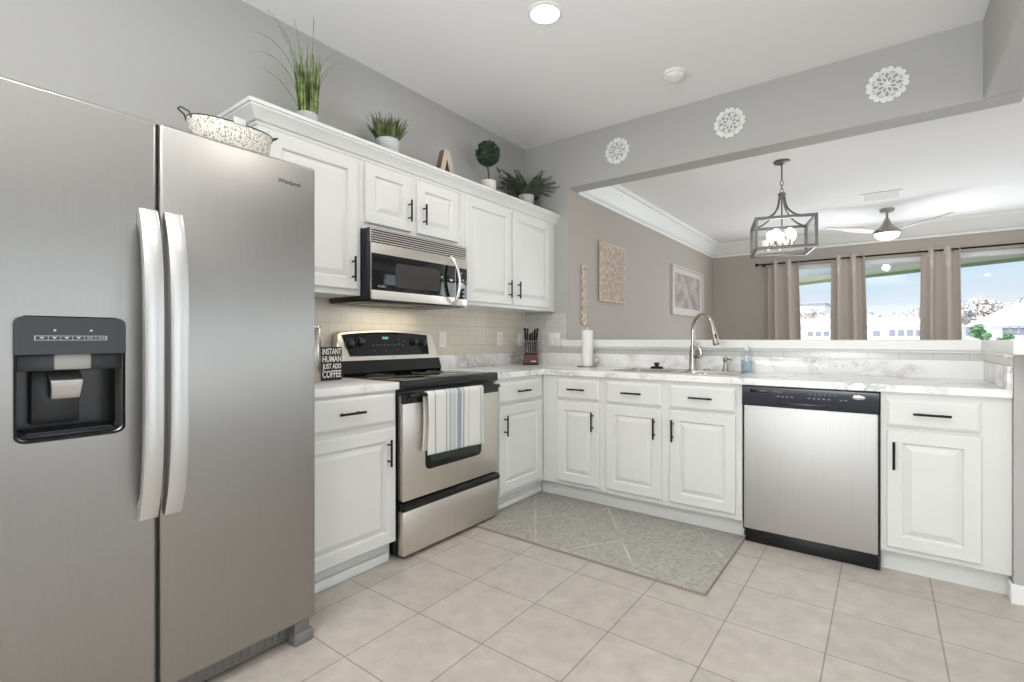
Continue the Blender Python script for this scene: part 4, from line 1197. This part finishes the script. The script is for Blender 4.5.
# ------------------------------------------------------------------ rug
rg_ = MB().box(-2.034, -0.632, 2.205, 2.985, 0.0, 0.009, 0.003)
ru = rg_.build('rug', rug_weave)
tag(ru, 'gray green low pile runner rug lying in front of the sink', 'rug')
MB().slab([-2.036, -2.030, -0.636, -0.630], [2.203, 2.209, 2.981, 2.987], lambda i, j: not (i == 1 and j == 1), 0.0, 0.0102).build('binding', rug_edge, ru)

# ------------------------------------------------------------------ medallions on the header
def medallion():
    r = thing('wall_medallion', 'x', 'wall decor', (-1.706, YB, 2.627), 0, 'white filigree medallions on the header')
    mb = MB()
    def ring(cx_, cz_, rr, th, n=20): mb.tube([(cx_ + rr * cos(2 * pi * k / n), -0.007, cz_ + rr * sin(2 * pi * k / n)) for k in range(n)], th, 6, closed=True)
    ring(0, 0, 0.015, 0.0055, 14)
    mb.lathe([(0.009, -0.012), (0.009, -0.001)], (0, 0, 0), 12, 'Y')
    for k in range(8):
        a = 2 * pi * k / 8
        def P(rr, da=0.0): return (rr * cos(a + da), -0.007, rr * sin(a + da))
        mb.tube([P(0.018), P(0.034)], 0.005, 6)
        # open teardrop petal
        mb.tube([P(0.032), P(0.046, 0.24), P(0.064, 0.23), P(0.076, 0.0), P(0.064, -0.23), P(0.046, -0.24)], 0.0052, 6, closed=True)
        # scalloped rim: two lobes per petal with a notch between
        for da in (0.17, -0.17):
            mb.lathe([(0.0165, -0.010), (0.0165, -0.003)], (0.088 * cos(a + da), 0, 0.088 * sin(a + da)), 12, 'Y')
        mb.tube([P(0.050, 0.3927), P(0.082, 0.3927)], 0.0045, 6)
        mb.tube([P(0.046, 0.24), P(0.050, 0.3927), P(0.046, 0.545)], 0.004, 6)
        mb.tube([P(0.082, 0.26), P(0.084, 0.3927), P(0.082, 0.525)], 0.0062, 6)
    mb.build('filigree', trim_white, r, world=False)
    return r
m1 = medallion(); m1['label'] = 'leftmost white filigree medallion on the header wall'
dup(m1, (-0.860, YB, 2.629), None, 'middle white filigree medallion on the header wall')
dup(m1, (0.017, YB, 2.623), None, 'white filigree medallion at the right on the header wall')

# ------------------------------------------------------------------ ceiling fixtures
rl = thing('recessed_light', 'lit round recessed light in the kitchen ceiling', 'ceiling light', (CANS_AND_FILLS[0][0], CANS_AND_FILLS[0][1], ZC))
MB().lathe([(0.092, 0.0), (0.092, -0.006), (0.076, -0.009), (0.074, -0.004), (0.074, 0.0)], rl.location, 32, cap=False).build('trim_ring', trim_white, rl)
MB().lathe([(0.074, -0.003), (0.070, -0.006), (0.02, -0.008)], rl.location, 32).build('lens', can_glow, rl)
sm = thing('smoke_detector', 'unlit round white ceiling disc near the header', 'smoke detector', (-1.088, 3.108, ZC))
MB().lathe([(0.072, 0.0), (0.074, -0.010), (0.070, -0.016), (0.060, -0.018)], sm.location, 32).build('mount', trim_white, sm)
MB().lathe([(0.060, -0.017), (0.056, -0.034), (0.040, -0.042), (0.02, -0.043)], sm.location, 32).build('cover', white_plastic, sm)
vt = thing('ceiling_vent', 'white rectangular air vent in the living room ceiling', 'vent', (-0.02, 6.19, ZL), 0)
MB().slab([-0.17, -0.145, 0.145, 0.17], [-0.17, -0.145, 0.145, 0.17], lambda i, j: not (i == 1 and j == 1), -0.010, 0.0).build('frame', trim_white, vt, world=False, bev=0.003)
for k in range(9):
    y = -0.128 + k * 0.032
    MB().loft([[(-0.145, y - 0.012, -0.002), (-0.145, y + 0.010, -0.012), (-0.145, y + 0.012, -0.010), (-0.145, y - 0.010, 0.0)], [(0.145, y - 0.012, -0.002), (0.145, y + 0.010, -0.012), (0.145, y + 0.012, -0.010), (0.145, y - 0.010, 0.0)]]).build('slat', white_plastic, vt, world=False)

# ------------------------------------------------------------------ pendant lantern
PX, PY, PZ0, PZ1, PH = -0.677, 4.51, 1.858, 2.094, 0.210
pl = thing('pendant_lantern', 'pewter square cage lantern hanging on a chain with glowing bulbs', 'pendant light', (PX, PY, ZL), 0.278)
zo = lambda z: z - ZL
MB().lathe([(0.062, 0.0), (0.064, -0.008), (0.055, -0.018), (0.020, -0.026), (0.008, -0.034)], (0, 0, 0), 24).build('canopy', pewter, pl, world=False)
MB().tube([(0, 0, -0.03), (0, 0, -0.165)], 0.0065, 8).build('rod', pewter, pl, world=False)
for k in range(3):
    z = -0.182 - k * 0.032
    pts = []
    for q in range(16):
        a = 2 * pi * q / 16
        u, w = 0.012 * cos(a), 0.022 * sin(a)
        pts.append((u, 0, z + w) if k % 2 == 0 else (0, u, z + w))
    MB().tube(pts, 0.003, 6, closed=True).build('chain_link', pewter, pl, world=False)
zt = zo(2.335)
MB().lathe([(0.006, zt + 0.01), (0.028, zt), (0.030, zt - 0.015), (0.020, zt - 0.03), (0.020, zt - 0.045)], (0, 0, 0), 20).build('hub', pewter, pl, world=False)
b = 0.011
mb = MB(); z0, z1 = zo(PZ0), zo(PZ1)
for z in (z0, z1):
    for s in (-1, 1):
        mb.box(-PH, PH, s * PH - b, s * PH + b, z - b, z + b, 0.002, 1)
        mb.box(s * PH - b, s * PH + b, -PH, PH, z - b, z + b, 0.002, 1)
for sx in (-1, 1):
    for sy in (-1, 1):
        mb.box(sx * PH - b, sx * PH + b, sy * PH - b, sy * PH + b, z0 - b, z1 + b, 0.002, 1)
mb.build('cage', pewter, pl, world=False)
for sx, sy in ((1, 0), (-1, 0), (0, 1), (0, -1)):
    wx, wy = (0.002, PH - b) if sx else (PH - b, 0.002)
    MB().box(sx * PH - wx, sx * PH + wx, sy * PH - wy, sy * PH + wy, z0 + b, z1 - b).build('glass_pane', pane_glass, pl, world=False)
for sx in (-1, 1):
    for sy in (-1, 1):
        pts = []
        for k in range(13):
            t = k / 12
            r_ = 0.018 + (PH - 0.018) * (t ** 2.0)
            z = (zt - 0.03) + (z1 - zt + 0.03) * (1 - (1 - t) ** 1.7)
            pts.append((sx * r_, sy * r_, z))
        MB().tube(pts, 0.008, 8).build('arm', pewter, pl, world=False)
MB().tube([(0, 0, zt - 0.03), (0, 0, z0 + 0.03)], 0.006, 8).lathe([(0.01, z0 + 0.02), (0.03, z0 + 0.035), (0.03, z0 + 0.045), (0.008, z0 + 0.06)], (0, 0, 0), 16).build('centre_stem', pewter, pl, world=False)
for k in range(5):
    a = 2 * pi * k / 5 + 0.3
    x, y = 0.085 * cos(a), 0.085 * sin(a)
    s = MB().tube([(0, 0, z0 + 0.04), (x * 0.6, y * 0.6, z0 + 0.03), (x, y, z0 + 0.045)], 0.005, 6).lathe([(0.013, z0 + 0.045), (0.013, z0 + 0.085)], (x, y, 0), 12).build('candle_socket', nickel, pl, world=False)
    MB().lathe([(0.011, z0 + 0.085), (0.018, z0 + 0.10), (0.029, z0 + 0.125), (0.031, z0 + 0.142), (0.026, z0 + 0.160), (0.012, z0 + 0.172)], (x, y, 0), 16).build('bulb', bulb_glow, s, world=False)
    ca, sa = cos(0.278), sin(0.278)
    l = lamp('bulb_light', 'POINT', (PX + ca * x - sa * y, PY + sa * x + ca * y, PZ0 + 0.142), 14.0, (1.0, 0.88, 0.76), shadow_soft_size=0.022)

# ------------------------------------------------------------------ ceiling fan
FNX, FNY = 0.031, 6.863
fn = thing('ceiling_fan', 'brushed metal three blade ceiling fan with lit bowl', 'ceiling fan', (FNX, FNY, ZL), 0)
MB().lathe([(0.070, 0.0), (0.070, -0.02), (0.06, -0.036), (0.022, -0.045)], (0, 0, 0), 24).build('canopy', fan_metal, fn, world=False)
MB().tube([(0, 0, -0.04), (0, 0, -0.12)], 0.013, 10).build('downrod', fan_metal, fn, world=False)
MB().lathe([(0.020, -0.11), (0.028, -0.125), (0.045, -0.17), (0.085, -0.215), (0.120, -0.24), (0.128, -0.262), (0.122, -0.275), (0.115, -0.277)], (0, 0, 0), 28).build('housing', fan_metal, fn, world=False)
MB().lathe([(0.115, -0.275), (0.118, -0.288), (0.10, -0.318), (0.065, -0.338), (0.02, -0.345)], (0, 0, 0), 28).build('light_bowl', fan_glow, fn, world=False)
for a in (radians(-33), radians(87), radians(207)):
    mb = MB(); loops = []
    for k in range(11):
        t = k / 10; r_ = 0.10 + 0.53 * t
        w = 0.030 + 0.040 * sin(pi * min(1, t * 1.15 + 0.12)) * (1 if t < 0.95 else 0.7)
        z = -0.250 + 0.06 * t
        tilt = 0.14
        loops.append([(r_, -w, z - w * tilt), (r_, 0, z), (r_, w, z + w * tilt), (r_, w, z + w * tilt - 0.006), (r_, 0, z - 0.007), (r_, -w, z - w * tilt - 0.006)])
    mb.loft(loops); mb.xf(Matrix.Rotation(a, 4, 'Z'))
    mb.build('blade', fan_metal, fn, world=False)
lamp('fan_light', 'POINT', (FNX, FNY, 2.21), 3, (1.0, 0.92, 0.82), shadow_soft_size=0.05)

# ------------------------------------------------------------------ living room: curtains, rod, wall art
YC = 7.835
rd = thing('curtain_rod', 'long black curtain rod with round end above the windows', 'curtain rod', (0, YC, 2.222))
MB().tube([(-1.49, YC, 2.222), (2.3, YC, 2.222)], 0.011, 10).build('rod', black_metal, rd)
MB().ico((-1.505, YC, 2.222), 0.026, 2).build('finial', black_metal, rd)
for x in (-1.43, 2.1):
    MB().tube([(x, YC, 2.222), (x, YW - 0.002, 2.222)], 0.008, 8).lathe([(0.025, YW - 0.006), (0.025, YW - 0.001)], (x, 0, 2.222), 12, 'Y').build('bracket', black_metal, rd)
def curtain(xa, xb, wa, wb, folds, label, ph):
    r = thing('curtain', label, 'curtain', ((xa + xb) / 2, YC, 0), 0, 'greige grommet curtains on the rod')
    cx_ = (xa + xb) / 2
    def fn_(u, v):
        top = 2.262; z = 0.03 + (top - 0.03) * v
        x0_ = xa + (wa - xa) * (1 - v); x1_ = xb + (wb - xb) * (1 - v)
        uu = u + 0.030 * sin(u * 2 * pi * 1.5 + ph * 2) * u * (1 - u) * 4
        x = x0_ + (x1_ - x0_) * uu
        y = 0.045 * sin(2 * pi * folds * u + ph) + 0.010 * sin(2 * pi * folds * 2.1 * u + ph * 3) * (1 - 0.5 * v) + 0.006 * sin(z * 3 + u * 9) * (1 - v)
        return (x - cx_, y, z)
    MB().grid(fn_, 90, 16).build('panel', curtain_cloth, r, smooth=180, world=False, solid=0.003)
    return r
curtain(-1.365, -0.965, -1.365, -0.90, 2.5, 'greige curtain at the left end of the rod beside the beige wall', 0.5)
curtain(-0.577, -0.200, -0.600, -0.140, 2.5, 'greige curtain hanging between the left and middle windows', 0.9)
curtain(0.377, 0.740, 0.357, 0.768, 2.5, 'greige curtain hanging between the middle and right windows', 0.5)
curtain(1.36, 1.78, 1.35, 1.80, 2.5, 'greige curtain at the right edge of the view', 0.2)

# carved square panel
ca_ = thing('carved_wall_plaque', 'square cream carved lattice panel on the beige living room wall', 'wall art', (XJ, 4.405, 1.785))
MB().box(XJ, XJ + 0.022, 4.125, 4.635, 1.50, 2.046, 0.003).build('backing', wood_tan, ca_)
mb = MB().slab([4.118, 4.134, 4.626, 4.642], [1.494, 1.510, 2.036, 2.052], lambda i, j: not (i == 1 and j == 1), XJ + 0.012, XJ + 0.032, axis='X')
for i in range(8):
    for j in range(9):
        y, z = 4.168 + i * 0.0605, 1.541 + j * 0.058
        for q in range(4):
            a = q * pi / 2 + pi / 4
            mb.tube([(XJ + 0.026, y + 0.017 * cos(a) + 0.013 * cos(2 * pi * k / 8), z + 0.017 * sin(a) + 0.013 * sin(2 * pi * k / 8)) for k in range(8)], 0.0062, 4, closed=True)
mb.build('lattice', cream_carved, ca_)
# tall narrow carving
cv = thing('carved_strip', 'narrow vertical cream carved scroll plaque beside the pass-through edge', 'wall art', (XJ, 3.83, 1.525))
mb = MB()
for k in range(7):
    z = 1.295 + k * 0.0765
    for s in (-1, 1):
        mb.tube([(XJ + 0.010, 3.83 + s * 0.019 + 0.017 * cos(2 * pi * q / 12), z + 0.022 * sin(2 * pi * q / 12)) for q in range(12)], 0.0085, 6, closed=True)
    mb.tube([(XJ + 0.011, 3.83 + 0.034 * cos(2 * pi * q / 16), z + 0.038 * sin(2 * pi * q / 16)) for q in range(16)], 0.007, 6, closed=True)
mb.tube([(XJ + 0.010, 3.83, 1.262), (XJ + 0.010, 3.83, 1.79)], 0.008, 6)
mb.build('scrollwork', cream_carved, cv)
MB().box(XJ, XJ + 0.006, 3.80, 3.86, 1.262, 1.79, 0.002).build('backing', wood_tan, cv)
# framed print
fp = thing('framed_print', 'large faded floral print in a thin pale frame on the beige wall', 'picture', (XJ, 6.71, 1.77))
fy0, fy1, fz0, fz1 = 6.06, 7.36, 1.445, 2.085
MB().slab([fy0, fy0 + 0.03, fy1 - 0.03, fy1], [fz0, fz0 + 0.025, fz1 - 0.025, fz1], lambda i, j: not (i == 1 and j == 1), XJ, XJ + 0.03, axis='X').build('frame', pot_marble, fp, bev=0.003)
MB().box(XJ, XJ + 0.010, fy0 + 0.028, fy1 - 0.028, fz0 + 0.023, fz1 - 0.023).build('mat_board', mat_board, fp)
MB().box(XJ + 0.009, XJ + 0.012, fy0 + 0.13, fy1 - 0.13, fz0 + 0.10, fz1 - 0.09).build('print', print_mat, fp)

# ------------------------------------------------------------------ outdoors
tag(MB().box(-90, 90, YW + 0.16, 160, -0.6, -0.15).build('ground', lawn), kind='structure')
lb = thing('porch_roof_beam', 'pale green edge of the porch roof seen at the top of the windows', 'porch roof', (0, 10.6, 2.3))
p0, p1 = Vector((-3.4, 12.7, 0)), Vector((4.4, 7.95 + 0.25, 0))
dn = (p1 - p0).normalized(); nn = Vector((-dn.y, dn.x, 0))
def beam(z0, z1, w0, w1, name, m):
    q = [p0 + nn * w0, p1 + nn * w0, p1 + nn * w1, p0 + nn * w1]
    MB().loft([[(v.x, v.y, z0) for v in q], [(v.x, v.y, z1) for v in q]]).build(name, m, lb)
beam(2.262, 2.40, 0.0, 0.14, 'fascia', beam_green)
beam(2.245, 2.30, -0.03, -0.001, 'gutter', beam_dark)
MB().loft([[(v[0], v[1], 2.40) for v in ((-3.4, YW + 0.17), (4.4, YW + 0.17), (4.4, 8.5), (-3.4, 13.0))], [(v[0], v[1], 2.48) for v in ((-3.4, YW + 0.17), (4.4, YW + 0.17), (4.4, 8.5), (-3.4, 13.0))]]).build('roof_deck', house_white, lb)
def house(label, x0, x1, y0, y1, ze, zr, gable, wins, roofm=roof_pale, ov=0.5):
    h = thing('house', label, 'house', ((x0 + x1) / 2, (y0 + y1) / 2, -0.15))
    MB().box(x0, x1, y0, y1, -0.15, ze).build('walls', house_white, h)
    mb = MB()
    ym, xm_ = (y0 + y1) / 2, (x0 + x1) / 2
    if gable:
        mb.prism([(x0 - ov, ze - 0.1), (x1 + ov, ze - 0.1), (xm_, zr)], 'Y', y0 - ov, y1 + ov)
    else:
        hw = (x1 - x0) / 2 * 0.75
        mb.loft([[(x0 - ov, y0 - ov, ze), (x1 + ov, y0 - ov, ze), (x1 + ov, y1 + ov, ze), (x0 - ov, y1 + ov, ze)], [(xm_ - hw, ym - .1, zr), (xm_ + hw, ym - .1, zr), (xm_ + hw, ym + .1, zr), (xm_ - hw, ym + .1, zr)]])
    mb.build('roof', roofm, h)
    for a, b_, c_, d_ in wins:
        f = MB().slab([a - 0.1, a, b_, b_ + 0.1], [c_ - 0.1, c_, d_, d_ + 0.1], lambda i, j: not (i == 1 and j == 1), y0 - 0.08, y0, axis='Y').build('window_frame', house_white, h)
        MB().box(a, b_, y0 - 0.03, y0 - 0.01, c_, d_).build('window_pane', house_glass, f)
house('long low white house seen through the left and middle windows', -13.5, 5.2, 70, 80, 2.75, 3.85, False,
      [(-7.6 + 0.85 * k, -7.0 + 0.85 * k, 1.45, 2.1) for k in range(4)] + [(0.5 + 0.8 * k, 1.1 + 0.8 * k, 1.45, 2.2) for k in range(4)] + [(-1.0, -0.3, 1.45, 2.1), (-3.5, -2.8, 1.45, 2.1)])
house('white gabled house seen through the right window', 7.9, 15.5, 66, 78, 2.6, 5.0, True, [(9.3 + 0.62 * k, 9.8 + 0.62 * k, 1.5, 2.2) for k in range(3)] + [(11.6, 12.3, 1.5, 2.2), (13.0, 13.7, 1.5, 2.2)])
house('distant white building with mauve roof behind the left window trees', -18, -8.3, 100, 110, 7.4, 8.6, False, [(-14, -13, 3, 4)], roof_mauve)
def tree(label, x, y, h, r, leafm, group, seed, name='tree'):
    t_ = thing(name, label, 'tree' if name == 'tree' else 'shrub', (x, y, -0.15), 0, group)
    rnd = random.Random(seed)
    MB().tube([(x, y, -0.15), (x + 0.1, y, h * 0.3), (x, y, h * 0.7)], [r * 0.10, r * 0.07, r * 0.04], 8).build('trunk', stem_brown, t_)
    mb = MB()
    cl = []
    for k in range(16):
        a = rnd.uniform(0, 2 * pi); q = rnd.uniform(0.0, 0.75) * r
        cl.append((Vector((x + q * cos(a), y + q * sin(a), h * rnd.uniform(0.45, 0.88 - 0.15 * q / r))), r * rnd.uniform(0.22, 0.42)))
    for c_, cr_ in cl:
        mb.ico(c_, cr_ * 0.7, 1)
        for k in range(110):
            n_ = Vector((rnd.gauss(0, 1), rnd.gauss(0, 1), rnd.gauss(0, 1))).normalized()
            p_ = c_ + n_ * cr_ * rnd.uniform(0.65, 1.15)
            u_ = Vector((rnd.gauss(0, 1), rnd.gauss(0, 1), rnd.gauss(0, 1))).normalized()
            w_ = u_.cross(n_ + Vector((0.01, 0.02, 0.03))).normalized()
            s_ = r * rnd.uniform(0.06, 0.13)
            mb.bm.faces.new([mb.bm.verts.new(p_ + u_ * s_ * i_ + w_ * s_ * j_ * 0.6) for i_, j_ in ((-1, 0), (0, -1), (1, 0), (0, 1))])
    mb.build('crown', leafm, t_, smooth=0)
rr_ = random.Random(5)
place = ['far left', 'left', 'left middle', 'middle left', 'middle', 'middle right', 'right middle', 'right', 'far right']
k_ = 0
TREES = [(-11.9, 88, 6.4, 2.3), (-9.3, 93, 7.0, 2.2), (-7.0, 88, 5.7, 2.0), (-1.8, 88, 5.3, 2.2), (1.0, 93, 5.4, 2.2), (3.6, 88, 5.5, 2.2), (7.6, 87, 7.0, 2.6), (10.9, 93, 7.6, 2.9), (13.9, 87, 6.6, 2.6), (17.4, 93, 6.6, 2.9)]
LAB = ['pale tree nearest the left curtain in the left window', 'pale tree in the middle of the left window', 'pale tree at the right side of the left window',
       'pale tree at the left side of the middle window', 'pale tree in the centre of the middle window', 'pale tree at the right side of the middle window',
       'tallest pale tree beside the curtain in the right window', 'pale broad tree behind the gabled house roof', 'pale tree right of the gable peak', 'pale tree at the far right beyond the gabled house']
for i, (x, y, h, r) in enumerate(TREES):
    tree(LAB[i], x, y, h, r, tree_hazed, 'pale trees beyond the houses', i)
tree('small deep green shrub in front of the white gabled house', 6.75, 58, 2.6, 0.9, tree_green, 'green shrubs outside', 31, 'shrub')
tree('low green shrub right of the taller shrub by the gabled house', 8.6, 59.5, 1.9, 0.6, tree_green, 'green shrubs outside', 32, 'shrub')
tree('green shrub beside the left curtain in the left window', -8.1, 60, 2.9, 0.8, tree_green, 'green shrubs outside', 33, 'shrub')
